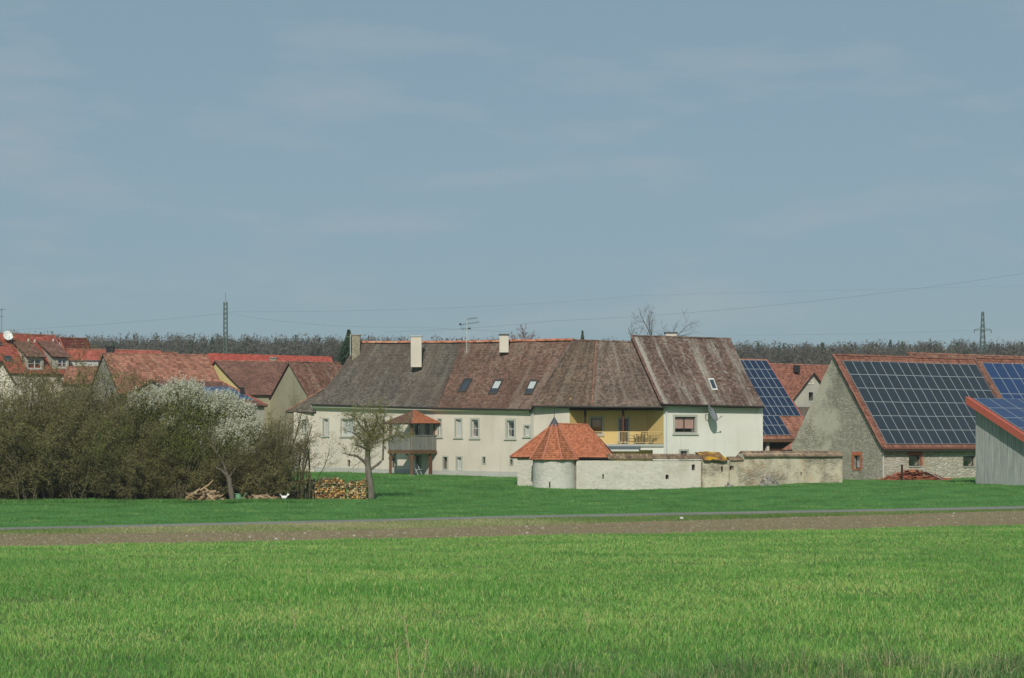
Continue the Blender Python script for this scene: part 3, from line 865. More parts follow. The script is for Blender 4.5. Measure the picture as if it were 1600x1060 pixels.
for p, q in ((Lc, Cc), (Cc, R0)):
    MB().beam(zv(p, zrt + .03), zv(q, zrt + .03), .12, .06).build('handrail', M['plank_bal'], balc)
ov = .38
EL = Lc + n_ * ov - t_ * ov; EC = Cc + n_ * ov + t_ * ov; ER = R0 + t_ * ov - n_ * .1; EB = L0 - t_ * ov
Ap = (R0 + L0) * .5 + n_ * (DEP * .42)
Ap2 = Ap + t_ * .1
k0 = zv(EL, zev); k1 = zv(EC, zev); k2 = zv(ER, zev + .02); kb = zv(EB, zev); ap = zv(Ap, zap)
tiled('balcony_roof', fh, k0, k1, ap, ap - t_ * .02, M['t_maroon'], seed=21, sag=.0, slab=.08)
tiled('balcony_roof', fh, k1, k2, ap + t_ * .02, ap, M['t_new'], seed=22, sag=.0, slab=.08)
tiled('balcony_roof', fh, kb, k0, ap, ap - n_ * .02, M['t_maroon'], seed=23, sag=.0, slab=.08)
ridge_row('balcony_hip_tiles', fh, k1, ap, M['t_new'], seed=8, r=.07)
ridge_row('balcony_hip_tiles', fh, k2, ap, M['t_new'], seed=8, r=.07)

# ------------------------------------------------------------------ middle house with yellow loggia
mh = thing('loggia_house', 'middle house with yellow recessed loggia under a rust brown roof', 'house', (X(960, 147), 148, .3))
e3 = [W(830.5, 634.5, 147.0), W(925, 635.5, 145.2), W(932, 533, 150), W(895, 531.5, 151.5)]
e4 = [W(925, 635.5, 145.2), W(1039, 636, 144.8), W(989, 534.5, 149.9), W(932, 533, 150)]
f3, n3 = tiled('roof', mh, *e3, M['t_dark'], k=.10, sag=.04, seed=3)
f4, n4 = tiled('roof', mh, *e4, M['t_rust'], k=.10, sag=.04, seed=4)
ridge_row('ridge_tiles', mh, e3[3], e3[2], M['t_maroon'], seed=3)
ridge_row('ridge_tiles', mh, e4[3], e4[2], M['t_rust'], seed=4)
ridge_row('hip_tiles', mh, Vector(e4[0]) + Vector((0, 0, .02)), Vector(e4[3]) + Vector((0, 0, .02)), M['t_mott'], seed=5, r=.09)
ridge_row('hip_tiles', mh, Vector(e3[0]) + Vector((0, 0, .02)), Vector(e3[3]) + Vector((0, 0, .02)), M['t_rust'], seed=6, r=.08)
eave_gutter(mh, [e3[0], e3[1], e4[1]])
rear(mh, *e3, M['t_dark']); rear(mh, *e4, M['t_rust'])
w3 = wpx(833, 147.7, 890, 146.3)
mb = MB(); wall_mesh(mb, w3, [(0, -.6), (w3.L, -.6)], zline(w3, [(833, 635), (890, 636)])); mb.build('wall', M['cream'], mh)
u = w3.at(833.8)[0]
MB().tube([w3.P(u, Zp(637, 147.6), .1), w3.P(u, -.3, .1)], .05, 6).build('downpipe', M['zinc'], mh)
FLp, FRp = Vector((X(890, 146.3), 146.3, 0)), Vector((X(1037, 145.3), 145.3, 0))
BLp, BRp = Vector((X(909, 147.7), 147.7, 0)), Vector((X(1011, 147.3), 147.3, 0))
zlf = Zp(694, 145.7); ztop = Zp(634, 146)
wb = Wall(BLp, BRp)
hb = [window(wb, mh, 920.5, 651, 943.5, 681, .16, back='shutter', half=.98, frame='winframe_d'),
      window(wb, mh, 965.5, 652.5, 984, 692.5, .12, sill=False, frame='winframe_d', name='balcony_door', lights=2)]
mb = MB(); wall_mesh(mb, wb, [(0, zlf - .1), (wb.L, zlf - .1)], [(0, ztop + .6), (wb.L, ztop + .6)], hb); mb.build('loggia_back_wall', M['yellow'], mh)
for a, b in ((FLp, BLp), (BRp, FRp)):
    MB().quad(zv(a, zlf - .1), zv(b, zlf - .1), zv(b, ztop + .6), zv(a, ztop + .6)).build('loggia_side_wall', M['yellow'], mh)
MB().hexa([zv(p, zlf - .2) for p in (FLp + Vector((0, -.12, 0)), FRp + Vector((0, -.12, 0)), BRp, BLp)] + [zv(p, zlf) for p in (FLp + Vector((0, -.12, 0)), FRp + Vector((0, -.12, 0)), BRp, BLp)]).build('loggia_floor', M['surround'], mh)
MB().hexa([zv(p, ztop + .1) for p in (FLp, FRp, BRp, BLp)] + [zv(p, ztop + .2) for p in (FLp, FRp, BRp, BLp)]).build('loggia_ceiling', M['darkwood'], mh)
MB().beam(zv(FLp, Zp(639, 146)), zv(FRp, Zp(639, 145.5)), .2, .24).build('loggia_beam', M['darkwood'], mh)
wl_ = Wall(FLp, FRp)
hl = (wl_.at(955)[0], wl_.at(1020)[0], .2, Zp(703.5, 145.6), 1.6)
mb = MB(); wall_mesh(mb, wl_, [(0, -.6), (wl_.L, -.6)], [(0, zlf - .19), (wl_.L, zlf - .19)], [hl]); mb.build('lower_wall', M['white'], mh)
MB().quad(wl_.P(hl[0] - .1, -.6, -1.6), wl_.P(hl[1] + .1, -.6, -1.6), wl_.P(hl[1] + .1, hl[3] + .1, -1.6), wl_.P(hl[0] - .1, hl[3] + .1, -1.6)).build('porch_back_wall', M['yellow'], mh)
for px in (914, 973.5):
    u = wl_.at(px)[0]
    MB().tube([wl_.P(u, zlf, -.12), wl_.P(u, ztop + .12, -.12)], .095, 8).build('loggia_post', M['darkwood'] if px < 950 else M['oak_red'], mh)
# railing
ra, rb = wl_.at(926)[0], wl_.at(1034.5)[0]; ztr = Zp(674.8, 145.4)
rl = MB(); rl.beam(wl_.P(ra, ztr, .02), wl_.P(rb, ztr, .02), .05, .05); rl.beam(wl_.P(ra, zlf + .1, .02), wl_.P(rb, zlf + .1, .02), .04, .04)
rail = rl.build('railing', M['rail'], mh)
nb = 46; bme = None
for i in range(nb + 1):
    u = ra + (rb - ra) * i / nb
    if bme is None:
        bme = MB().beam(wl_.P(u, zlf + .1, .02), wl_.P(u, ztr, .02), .028, .028).build('baluster', M['rail'], rail); u0_ = u
    else:
        c = bme.copy(); COL.objects.link(c); c.parent = rail; c.location = Vector(bme.location) + wl_.t * (u - u0_)
# awning box with scalloped valance
ua, ub = wl_.at(951)[0], wl_.at(1001)[0]; za, zb, zc = Zp(697.4, 145.5), Zp(702, 145.5), Zp(706, 145.5)
aw = MB().box(wl_.P(ua, zb, .02), wl_.t * (ub - ua), wl_.n * .38, Vector((0, 0, za - zb))).build('awning', M['awn_grey'], mh)
mb = MB(); n = 18
for i in range(n):
    a, b = ua + .1 + (ub - ua - .2) * i / n, ua + .1 + (ub - ua - .2) * (i + 1) / n
    mb.poly([wl_.P(a, zb, .36), wl_.P(b, zb, .36), wl_.P(b, zc + .06, .37), wl_.P((a + b) / 2, zc, .37), wl_.P(a, zc + .06, .37)])
mb.build('valance', M['awn_white'], aw)
# flower pots beside door
for k, px in enumerate((967, 972, 977)):
    p = W(px, 694, 145.9); p.z = zlf
    pot = thing('flower_pot', 'small pale flower pot on the loggia floor, %s of three by the round post' % ('leftmost', 'middle', 'rightmost')[k], 'flower pot', p, 'flower pots on the loggia')
    MB().tube([p, p + Vector((0, 0, .2))], [.08, .12], 8).build('pot', M['surround'], pot)
# balcony furniture
def chair(loc, rz, label):
    r = thing('garden_chair', label, 'chair', loc, 'garden chairs on the loggia')
    ca, sa = math.cos(rz), math.sin(rz)
    T = lambda x, y, z: Vector(loc) + Vector((x * ca - y * sa, x * sa + y * ca, z))
    g = M['plastic_green']
    mb = MB(); mb.hexa([T(-.25, -.24, .40), T(.25, -.24, .40), T(.22, .24, .38), T(-.22, .24, .38), T(-.25, -.24, .44), T(.25, -.24, .44), T(.22, .24, .42), T(-.22, .24, .42)]); mb.build('seat', g, r)
    bk = MB()
    for i in range(5):
        x = -.2 + i * .1; bk.beam(T(x, .24, .42), T(x * 1.15, .36, .86), .055, .02)
    bk.beam(T(-.27, .37, .87), T(.27, .37, .87), .05, .06); bk.build('backrest', g, r)
    for sx in (-1, 1):
        MB().beam(T(.24 * sx, -.25, .64), T(.25 * sx, .30, .66), .05, .03).build('armrest', g, r)
        MB().beam(T(.25 * sx, -.27, 0), T(.24 * sx, -.23, .64), .045).build('leg', g, r)
        MB().beam(T(.22 * sx, .32, 0), T(.22 * sx, .22, .42), .045).build('leg', g, r)
cz = zlf
def lp(px, d): return Vector((X(px, d), d, cz))
chair(lp(986, 146.5), math.radians(90), 'dark green garden chair on the loggia, left of the table')
chair(lp(1000, 147.5), math.radians(0), 'dark green garden chair behind the loggia table')
chair(lp(1008, 146.0), math.radians(165), 'dark green garden chair in front of the loggia table')
chair(lp(1020, 146.3), math.radians(-80), 'dark green garden chair at the right end of the loggia')
tp = lp(1001, 146.7)
tb = thing('garden_table', 'dark green garden table on the yellow loggia', 'table', tp)
MB().tube([tp + Vector((0, 0, .70)), tp + Vector((0, 0, .74))], [.5, .5], 14).build('table_top', M['plastic_green'], tb)
for sx, sy in ((-1, -1), (1, -1), (1, 1), (-1, 1)):
    MB().beam(tp + Vector((.32 * sx, .32 * sy, 0)), tp + Vector((.28 * sx, .28 * sy, .7)), .05).build('leg', M['plastic_green'], tb)

# ------------------------------------------------------------------ white house
wh = thing('white_house', 'white plastered house with lichen streaked brown roof and salmon window blinds', 'house', (X(1110, 148), 149, .3))
e5 = [W(1035.5, 631.5, 144.6), W(1194, 635.5, 148.8), W(1141, 529.5, 153.6), W(988, 525, 149.9)]
f5, n5 = tiled('roof', wh, *e5, M['t_lich'], k=.08, sag=.03, seed=5, slab=.2)
ridge_row('ridge_tiles', wh, e5[3], e5[2], M['t_rust'], seed=7)
ridge_row('verge_tiles', wh, Vector(e5[0]) + Vector((-.05, 0, .03)), Vector(e5[3]) + Vector((-.05, 0, .03)), M['t_maroon'], seed=12, r=.10)
eave_gutter(wh, [e5[0], e5[1]])
rb0, rb1 = rear(wh, *e5, M['t_lich'])
w5 = wpx(1037, 145.3, 1192, 149.3)
h5 = [window(w5, wh, 1051.5, 648, 1089.5, 679, .17, lights=2, back='blind', half=.76, frame='winframe_d'),
      window(w5, wh, 1060.5, 702, 1076.5, 720, .14, half=.9, back='curtain', lights=2, frame='winframe_d', sill=False)]
mb = MB(); wall_mesh(mb, w5, [(0, -.6), (w5.L, -.6)], zline(w5, [(1037, 632), (1192, 635)]), h5)
mb.build('wall', M['white'], wh)
mb = MB(); p0 = w5.P(0, 0); p1 = w5.P(w5.L, 0)
for p, e_e, e_r in ((p0, e5[0], e5[3]), (p1, e5[1], e5[2])):
    inw = Vector((e_r.x - e_e.x, e_r.y - e_e.y, 0))
    bk = p + inw * 1.85
    zl = -.6 if p is p1 else ztop + .25
    mb.poly([zv(p, zl), zv(bk, zl), zv(bk, e_e.z - .1), zv(p + inw * .92, e_r.z - .25), zv(p, e_e.z - .1)])
mb.build('gable_wall', M['white'], wh)
skylight(wh, f5, n5, (1112.6, 611), (1121, 610.6), (1114.4, 592.6), (1105.6, 592.6), frame='winframe', blind=.0)
chimney(wh, None, None, 1040, 1057.4, 521, 151.6, .8, 'offwhite', 'slate', zlow=Zp(540, 151.6))
u = w5.at(1040.5)[0]
MB().tube([w5.P(u, Zp(634, 145.3), .3), w5.P(u, Zp(638, 145.3), .25), w5.P(u, Zp(642, 145.3), .09), w5.P(u, -.3, .09)], .055, 6).build('downpipe', M['zinc'], wh)
# satellite dish on the white wall
def dish(loc, D, az, el, label, mat, mast):
    r = thing('satellite_dish', label, 'satellite dish', loc)
    ax = Vector((math.sin(az) * math.cos(el), -math.cos(az) * math.cos(el), math.sin(el)))
    a = ax.cross(Vector((0, 0, 1))).normalized(); b = a.cross(ax).normalized()
    c = Vector(loc); V = []; Fc = []; nr, ns = 5, 18
    for lay in (0, 1):
        for i in range(nr + 1):
            rr = D / 2 * i / nr; dz = .16 * D * ((i / nr) ** 2) - (.025 if lay else 0)
            for k in range(ns):
                an = 2 * math.pi * k / ns
                V.append(c + a * rr * math.cos(an) + b * rr * 1.08 * math.sin(an) + ax * dz)
    m = (nr + 1) * ns
    for lay in (0, 1):
        for i in range(nr):
            for k in range(ns):
                o = lay * m + i * ns; Fc.append((o + k, o + (k + 1) % ns, o + ns + (k + 1) % ns, o + ns + k))
    for k in range(ns): Fc.append((nr * ns + k, nr * ns + (k + 1) % ns, m + nr * ns + (k + 1) % ns, m + nr * ns + k))
    mk('reflector', [tuple(v) for v in V], Fc, mat, r, smooth=True)
    foot = c - b * D * .52 + ax * .14 * D; fd = c + ax * D * .62 - b * D * .42
    MB().tube([foot, fd], .025, 6).build('feed_arm', mat, r)
    MB().tube([fd, fd - ax * .12 + b * .05], .05, 8).build('feed_horn', M['surround'], r)
    MB().tube([c - ax * .02, mast[0], mast[1]], .035, 6).build('mast', M['steel'], r)
    return r
dl = w5.P(w5.at(1102.5)[0], Zp(647.5, 147), .75)
dish(dl, 1.25, math.radians(62), math.radians(24), 'large grey satellite dish on the white house wall', M['dish_grey'], (dl + Vector((-.35, .15, -.05)), dl + Vector((-.35, .95, -.05))))

# television antenna on the farmhouse roof
ab = on(f2, 729.5, 552); 
an = thing('roof_antenna', 'tall thin television antenna mast on the farmhouse roof', 'antenna', ab)
zt_ = Zp(498, ab.y)
MB().tube([ab - Vector((0, 0, .3)), Vector((ab.x, ab.y, zt_))], .032, 6).build('mast', M['zinc'], an)
def yagi(py, pxa, pya, pxb, pyb, nel, el):
    p, q = W(pxa, pya, ab.y), W(pxb, pyb, ab.y)
    mb = MB(); mb.tube([p, q], .02, 5)
    for i in range(nel):
        c = p + (q - p) * (i / max(1, nel - 1)); mb.tube([c - Vector((0, el, 0)), c + Vector((0, el, 0))], .012, 4)
        mb.tube([c - Vector((0, 0, el * .3)), c + Vector((0, 0, el * .3))], .012, 4)
    mb.build('antenna_boom', M['steel'], an)
yagi(499, 729, 499, 745, 497, 9, .3); yagi(506, 718, 508, 748, 503.5, 10, .35); yagi(514, 721, 513.5, 735, 513.8, 5, .5)
MB().cbox(W(719.3, 508.3, ab.y), .14, .14, .14).build('amplifier_box', M['black'], an)
MB().cbox(W(733.5, 514.5, ab.y), .2, .14, .1).build('amplifier_box', M['black'], an)
# ------------------------------------------------------------------ turret, gatehouse roof and village wall
tz = lambda px, d: zgf(X(px, d), d)
tu = thing('turret', 'round pale stone turret with pointed orange tiled roof and slate cap', 'turret', (X(866, 128), 128, 0))
tc = Vector((X(866, 128), 128, 0)); rad = 1.43
MBx = MB(); n = 28; ze = Zp(717, 128) + .05
V = []; Fc = []; rows = 10
for j in range(rows + 1):
    z = -.7 + (ze + .7) * j / rows
    for k in range(n):
        an_ = 2 * math.pi * k / n; r_ = rad + .012 * math.sin(7 * an_ + j) + .01 * math.sin(j * 2.1)
        V.append((tc.x + math.cos(an_) * r_, tc.y + math.sin(an_) * r_, z))
for j in range(rows):
    for k in range(n): Fc.append((j * n + k, j * n + (k + 1) % n, (j + 1) * n + (k + 1) % n, (j + 1) * n + k))
mk('tower_wall', V, Fc, M['stone_turret'], tu, smooth=True)
def slit(px, py0, py1, w_, root, d, y):
    p = W(px, py1, d); MB().cbox(Vector((p.x, y, p.z)), w_, .5, Zp(py0, d) - p.z).build('arrow_slit', M['room'], root)
def tower_slit(px, py0, py1, w_):
    x = X(px, 126.6); dx = x - tc.x; y = tc.y - math.sqrt(max(.01, rad * rad - dx * dx)); p = W(px, py1, y)
    mb = MB(); h = Zp(py0, y) - p.z; fw = .05
    mb.box((x - w_ / 2 - fw, y - .04, p.z - fw), (fw, 0, 0), (0, .3, 0), (0, 0, h + 2 * fw)); mb.box((x + w_ / 2, y - .04, p.z - fw), (fw, 0, 0), (0, .3, 0), (0, 0, h + 2 * fw))
    mb.box((x - w_ / 2, y - .04, p.z + h), (w_, 0, 0), (0, .3, 0), (0, 0, fw))
    o = mb.build('arrow_slit', M['stone_turret'], tu)
    MB().quad((x - w_ / 2, y - .012, p.z), (x + w_ / 2, y - .012, p.z), (x + w_ / 2, y - .012, p.z + h), (x - w_ / 2, y - .012, p.z + h)).build('slit_opening', M['room'], o)
tower_slit(859, 753, 762, .09)
apex = Vector((tc.x, tc.y, Zp(650.5, 128))); zcb = Zp(664, 128); ns = 8; re = 1.72; rot = math.pi / 8 - math.radians(6)
ring = [Vector((tc.x + math.cos(rot + 2 * math.pi * k / ns) * re, tc.y + math.sin(rot + 2 * math.pi * k / ns) * re, ze - .12)) for k in range(ns)]
top = [Vector((tc.x + (p.x - tc.x) * .17, tc.y + (p.y - tc.y) * .17, zcb)) for p in ring]
for k in range(ns):
    a, b = ring[k], ring[(k + 1) % ns]; c, d = top[(k + 1) % ns], top[k]
    tiled('tower_roof', tu, a, b, c, d, M['t_new'], tw=.2, ex=.17, seed=30 + k, sag=0, k=.12, slab=.06)
    pts = []
    for t in np.linspace(0, 1, 9):
        p = a * (1 - t) + d * t; p = Vector(p); p.z = a.z + (d.z - a.z) * (t * .88 + .12 * t * t); pts.append(p + Vector((0, 0, .03)))
    MB().tube(pts, .055, 5).build('tower_hip_tiles', M['hip'], tu)
capm = MB(); nn = 12
cb = [Vector((tc.x + math.cos(2 * math.pi * k / nn) * .36, tc.y + math.sin(2 * math.pi * k / nn) * .36, zcb - .08)) for k in range(nn)]
for k in range(nn): capm.poly([cb[k], cb[(k + 1) % nn], apex])
capm.build('tower_cap', M['slate'], tu)
MB().tube([apex - Vector((0, 0, .1)), Vector((apex.x, apex.y, Zp(638, 128)))], .02, 5).build('finial', M['black'], tu)

gh = thing('gatehouse', 'low stone gatehouse with new orange hipped roof behind the turret', 'outbuilding', (X(880, 130), 131, .1))
zE = Zp(714.5, 128.5)
FL, FR = Vector((X(797, 129.8), 129.8, zE)), Vector((X(958, 127.8), 127.8, zE))
bkv = Vector((.5, 5.2, 0)); BL, BR = FL + bkv, FR + bkv
RL, RR = Vector((X(866, 132.2), 132.2, Zp(662.5, 132.2))), Vector((X(917.5, 131.2), 131.2, Zp(664, 131.2)))
tiled('roof', gh, FL, FR, RR, RL, M['t_new'], tw=.2, ex=.17, seed=41, sag=.01)
tiled('roof', gh, FR, BR, RR + Vector((.02, .02, 0)), RR, M['t_new'], tw=.2, ex=.17, seed=42, sag=0)
tiled('roof', gh, BL, FL, RL, RL + Vector((-.02, .02, 0)), M['t_new'], tw=.2, ex=.17, seed=43, sag=0)
tiled('roof', gh, BR, BL, RL, RR, M['t_new'], tw=.3, ex=.3, seed=44, sag=0)
for a, b in ((FL, RL), (FR, RR), (RL, RR)):
    ridge_row('hip_tiles', gh, a + Vector((0, 0, .03)), b + Vector((0, 0, .03)), M['t_new'], seed=45, r=.08)
wg = wpx(808.5, 129.9, 905, 128.6)
mb = MB(); wall_mesh(mb, wg, [(0, -.7), (wg.L, -.7)], [(0, zE), (wg.L, zE)])
p0 = wg.P(0, 0); p1 = p0 + Vector((.5, 4.6, 0)); p2 = Vector((X(950, 128.2), 128.2, 0)); p3 = p2 + Vector((.5, 4.6, 0))
mb.quad(zv(p1, -.7), zv(p0, -.7), zv(p0, zE), zv(p1, zE)); mb.quad(zv(p2, -.7), zv(p3, -.7), zv(p3, zE), zv(p2, zE)); mb.quad(zv(p3, -.7), zv(p1, -.7), zv(p1, zE), zv(p3, zE))
mb.build('wall', M['stone_pale'], gh)

def cap_tiles(root, A, B, z_a, z_b, half=.42, rise=.28, sp=.2, mat=None, seed=0):
    """half-round tiles laid up both slopes of a wall top"""
    A, B = Vector(A), Vector(B); L = (B - A).length; t = (B - A) / L; nn = Vector((t.y, -t.x, 0))
    n = int(L / sp); V = []; Fc = []; R = []; rg = random.Random(seed); uv = []
    for i in range(n):
        u = L * (i + .5) / n; zc = z_a + (z_b - z_a) * u / L
        for sd in (1, -1):
            for lay in range(2):
                r = rg.random(); b = len(V); q = .0 if lay else -.0
                for e in (0, 1):
                    # e=0 low end, e=1 high end
                    f0 = (.0, .55)[lay] if e == 1 else (.58, 1.06)[lay]
                    hz = zc - rise * f0 + (.035 if e == 0 else .0) + .02 * rg.random() - lay * .0
                    for k in range(5):
                        an_ = math.pi * k / 4; rr = sp * .56
                        V.append(zv(A + t * (u + math.cos(an_) * rr) + nn * (sd * half * f0), hz + math.sin(an_) * rr * .75))
                for k in range(4): Fc.append((b + k, b + k + 1, b + 6 + k, b + 5 + k)); R.append(r)
                Fc.append((b, b + 1, b + 2, b + 3, b + 4)); R.append(r * .5)
    for fc in Fc:
        uv += [(fc[0] * .013, fc[0] * .0021)] * len(fc)
    o = mk('cap_tiles', [tuple(v) for v in V], Fc, mat, root, rnd=R, uv=uv, kind='stuff')
    return o

def free_wall(root, A, B, z0, zA, zB, th, mat, name='wall_body', step=.6, bumpy=.03, seed=0, holes=()):
    """free-standing wall with slightly uneven faces; holes: (u0,u1,z0,z1) recessed niches on the front"""
    A, B = Vector((A[0], A[1], 0)), Vector((B[0], B[1], 0)); L = (B - A).length; t = (B - A) / L; nn = Vector((t.y, -t.x, 0))
    us = sorted(set(np.round(np.append(np.linspace(0, L, int(L / step) + 2), [h[i] for h in holes for i in (0, 1)]), 3)))
    zs_h = [h[i] for h in holes for i in (2, 3)]
    mb = MB()
    def off(u, z): return bumpy * (mnoise.noise(Vector((u * .7 + seed * 9, z * .9, seed))) + .6 * mnoise.noise(Vector((u * 2.1, z * 2.3, seed + 5))))
    def top(u): return zA + (zB - zA) * u / L
    zs = sorted(set(np.round(np.append(np.linspace(z0, min(zA, zB) - .05, 6), zs_h), 3)))
    for a, b in zip(us, us[1:]):
        col = list(zs)
        for c, d in zip(col, col[1:]):
            inh = any(h[0] - 1e-3 <= a and h[1] + 1e-3 >= b and h[2] - 1e-3 <= c and h[3] + 1e-3 >= d for h in holes)
            P = lambda u, z, o=0: zv(A + t * u + nn * (th / 2 + off(u, z) - o), z)
            if inh: 
                mb.quad(P(a, c, .3), P(b, c, .3), P(b, d, .3), P(a, d, .3), 1)
            else: mb.quad(P(a, c), P(b, c), P(b, d), P(a, d))
        c = col[-1]
        P = lambda u, z, o=0: zv(A + t * u + nn * (th / 2 + off(u, z) - o), z)
        mb.quad(P(a, c), P(b, c), P(b, top(b)), P(a, top(a)))
        Q = lambda u, z: zv(A + t * u - nn * th / 2, z)
        mb.quad(P(a, top(a)), P(b, top(b)), Q(b, top(b)), Q(a, top(a)))
        mb.quad(Q(b, z0), Q(a, z0), Q(a, top(a)), Q(b, top(b)))
    for u, s in ((0, 1), (L, -1)):
        mb.quad(zv(A + t * u + nn * th / 2, z0), zv(A + t * u - nn * th / 2, z0), zv(A + t * u - nn * th / 2, top(u)), zv(A + t * u + nn * th / 2, top(u)))
    for h in holes:
        for (p, q) in (((h[0], h[2]), (h[0], h[3])), ((h[1], h[2]), (h[1], h[3])), ((h[0], h[2]), (h[1], h[2])), ((h[0], h[3]), (h[1], h[3]))):
            P = lambda u, z, o=0: zv(A + t * u + nn * (th / 2 + off(u, z) - o), z)
            mb.quad(P(*p), P(*q), P(*q, .3), P(*p, .3))
    o = mb.build(name, [mat, M['room']], root)
    return o, t, nn, L

def uz(A, B, px, py):
    w = Wall(A, B); return w.at(px, py)
vw = thing('village_wall', 'pale stone village wall with tiled coping between turret and doorway', 'wall', (X(1000, 128), 128, .1))
A, B = (X(899, 127.6), 127.6), (X(1095, 129.2), 129.2)
hs = []
for (px0, py0, px1, py1) in ((939.5, 741, 942, 748), (1038, 742, 1043, 749), (1079, 726, 1084, 735)):
    u0, z1_ = uz(A, B, px0, py0); u1, z0_ = uz(A, B, px1, py1); hs.append((u0, u1, z0_, z1_))
_, t, nn, L = free_wall(vw, A, B, -.7, Zp(720, 127.6), Zp(719.5, 129.2), .62, M['stone_pale'], seed=1, holes=hs)
u = Wall(A, B).at(948)[0]
cap_tiles(vw, Vector((A[0], A[1], 0)) + t * u, Vector((B[0], B[1], 0)), Zp(711, 128), Zp(711.5, 129.2), half=.44, rise=.30, mat=M['t_wall'], seed=3)

dw = thing('doorway_bay', 'weathered wall bay with small roof covered in yellow lichen', 'wall bay', (X(1120, 129.5), 129.5, .2))
A2, B2 = (X(1095, 128.9), 128.9), (X(1136, 129.2), 129.2)
u0, z1_ = uz(A2, B2, 1124, 729); u1, z0_ = uz(A2, B2, 1127, 737)
free_wall(dw, A2, B2, -.7, Zp(719, 128.9), Zp(719, 129.2), .8, M['stone_old'], seed=2, holes=[(u0, u1, z0_, z1_)])
tiled('roof', dw, W(1100, 719, 128.3), W(1137, 719.5, 128.5), W(1123, 706.5, 130.6), W(1086, 706, 130.4), M['t_moss'], tw=.2, ex=.18, seed=51, sag=.05, lift=.05, slab=.08)
vw2 = thing('village_wall', 'old beige rendered wall with stains and tiled coping beside the stone barn', 'wall', (X(1230, 131), 131, .4))
A3, B3 = (X(1136, 129.6), 129.6), (X(1312, 134.0), 134.0)
hs = []
for (px0, py0, px1, py1) in ((1136, 728, 1142, 735), (1246, 738, 1249, 744)):
    u0, z1_ = uz(A3, B3, px0, py0); u1, z0_ = uz(A3, B3, px1, py1); hs.append((u0 + .02, u1, z0_, z1_))
_, t, nn, L = free_wall(vw2, A3, B3, -.7, Zp(719, 129.6), Zp(714.5, 134), .62, M['stone_old'], seed=3, holes=hs)
u = Wall(A3, B3).at(1157)[0]
P0 = Vector((A3[0], A3[1], 0)); P1 = Vector((B3[0], B3[1], 0))
cap_tiles(vw2, P0, P0 + t * u, Zp(715.5, 129.8), Zp(715, 130.3), half=.42, rise=.22, mat=M['t_wall'], seed=5)
cap_tiles(vw2, P0 + t * u, P1, Zp(706.5, 130.3), Zp(706.5, 134), half=.48, rise=.34, mat=M['t_wall'], seed=4)
mb = MB(); w_ = Wall(A3, B3)
mb.box(w_.P(u, Zp(718, 130), -.3), w_.t * (w_.L - u), w_.n * .6, Vector((0, 0, .4))); mb.build('raised_course', M['stone_old'], vw2)
# heap of fallen stones at the wall foot
def heap(name, label, cat, px0, px1, pytop, d, mat, n, smin, smax, seed, group=None, flat=1.0, part='stone', shape='stone', depth=None, cols=None):
    rg = random.Random(seed); x0, x1 = X(px0, d), X(px1, d); zb = zgf((x0 + x1) / 2, d); H = Zp(pytop, d) - zb
    r = thing(name, label, cat, ((x0 + x1) / 2, d, zb), group)
    V = []; Fc = []; R = []
    dep = depth or (x1 - x0) * .35
    for i in range(n):
        a = rg.uniform(-1, 1); b = rg.uniform(-1, 1)
        env = max(0, 1 - abs(a) ** 1.6) * max(0, 1 - b * b)
        c = Vector(((x0 + x1) / 2 + a * (x1 - x0) / 2, d + b * dep, zb + H * env * rg.uniform(.1, 1) - .05))
        s = rg.uniform(smin, smax)
        Mx = Matrix.Rotation(rg.uniform(0, 6.3), 3, 'Z') @ Matrix.Rotation(rg.uniform(-.7, .7), 3, 'X')
        bs = len(V)
        if shape == 'tile': pts = [(sx * s * 1.0, sy * s * .55, sz * .015) for sz in (-1, 1) for sx, sy in ((-1, -1), (1, -1), (1, 1), (-1, 1))]
        else: pts = [(sx * s * rg.uniform(.6, 1.1), sy * s * rg.uniform(.6, 1.1), sz * s * rg.uniform(.4, .8) * flat) for sz in (-1, 1) for sx, sy in ((-1, -1), (1, -1), (1, 1), (-1, 1))]
        V += [tuple(c + Mx @ Vector(p)) for p in pts]
        for f in [(3, 2, 1, 0), (4, 5, 6, 7), (0, 1, 5, 4), (1, 2, 6, 5), (2, 3, 7, 6), (3, 0, 4, 7)]: Fc.append([bs + k for k in f]); R.append(rg.random())
    mk(part, V, Fc, mat, r, rnd=R, kind='stuff')
    return r
heap('stone_heap', 'heap of grey fallen stones at the foot of the beige wall', 'stone heap', 1188, 1214, 741, 130.4, M['rubble'], 90, .08, .2, 3, depth=.7)
heap('stone_heap', 'few low grey stones at the wall foot left of the larger heap', 'stone heap', 1134, 1144, 752, 128.6, M['rubble'], 18, .06, .13, 4, depth=.4)
# ------------------------------------------------------------------ stone barn with solar roof, right of the village wall
AB = math.radians(32)
lv = Vector((math.cos(AB), math.sin(AB), 0)); gv = Vector((-math.sin(AB), math.cos(AB), 0))
bc = Vector((X(1378, 140), 140, 0)); HW = 5.0; zeB = Zp(700.5, 140); zrB = Zp(555, 144.4)
ba = thing('stone_barn', 'grey stone barn with dark solar panels covering its red tiled roof', 'barn', (bc.x, bc.y, .4))
L1 = 14.4
def bpt(l, g, z): return zv(bc + lv * l + gv * g, z)
q = [bpt(-.22, -.35, zeB), bpt(L1, -.35, zeB), bpt(L1, HW, zrB), bpt(-.22, HW, zrB)]
fb, nb_ = tiled('roof', ba, *q, M['t_barn'], tw=.24, ex=.33, lift=.035, seed=61, sag=.015, slab=.16)
ridge_row('ridge_tiles', ba, q[3], q[2], M['t_barn'], seed=61, r=.12)
ridge_row('verge_tiles', ba, q[0] + Vector((0, 0, .04)), q[3] + Vector((0, 0, .04)), M['t_barn'], seed=62, r=.09)
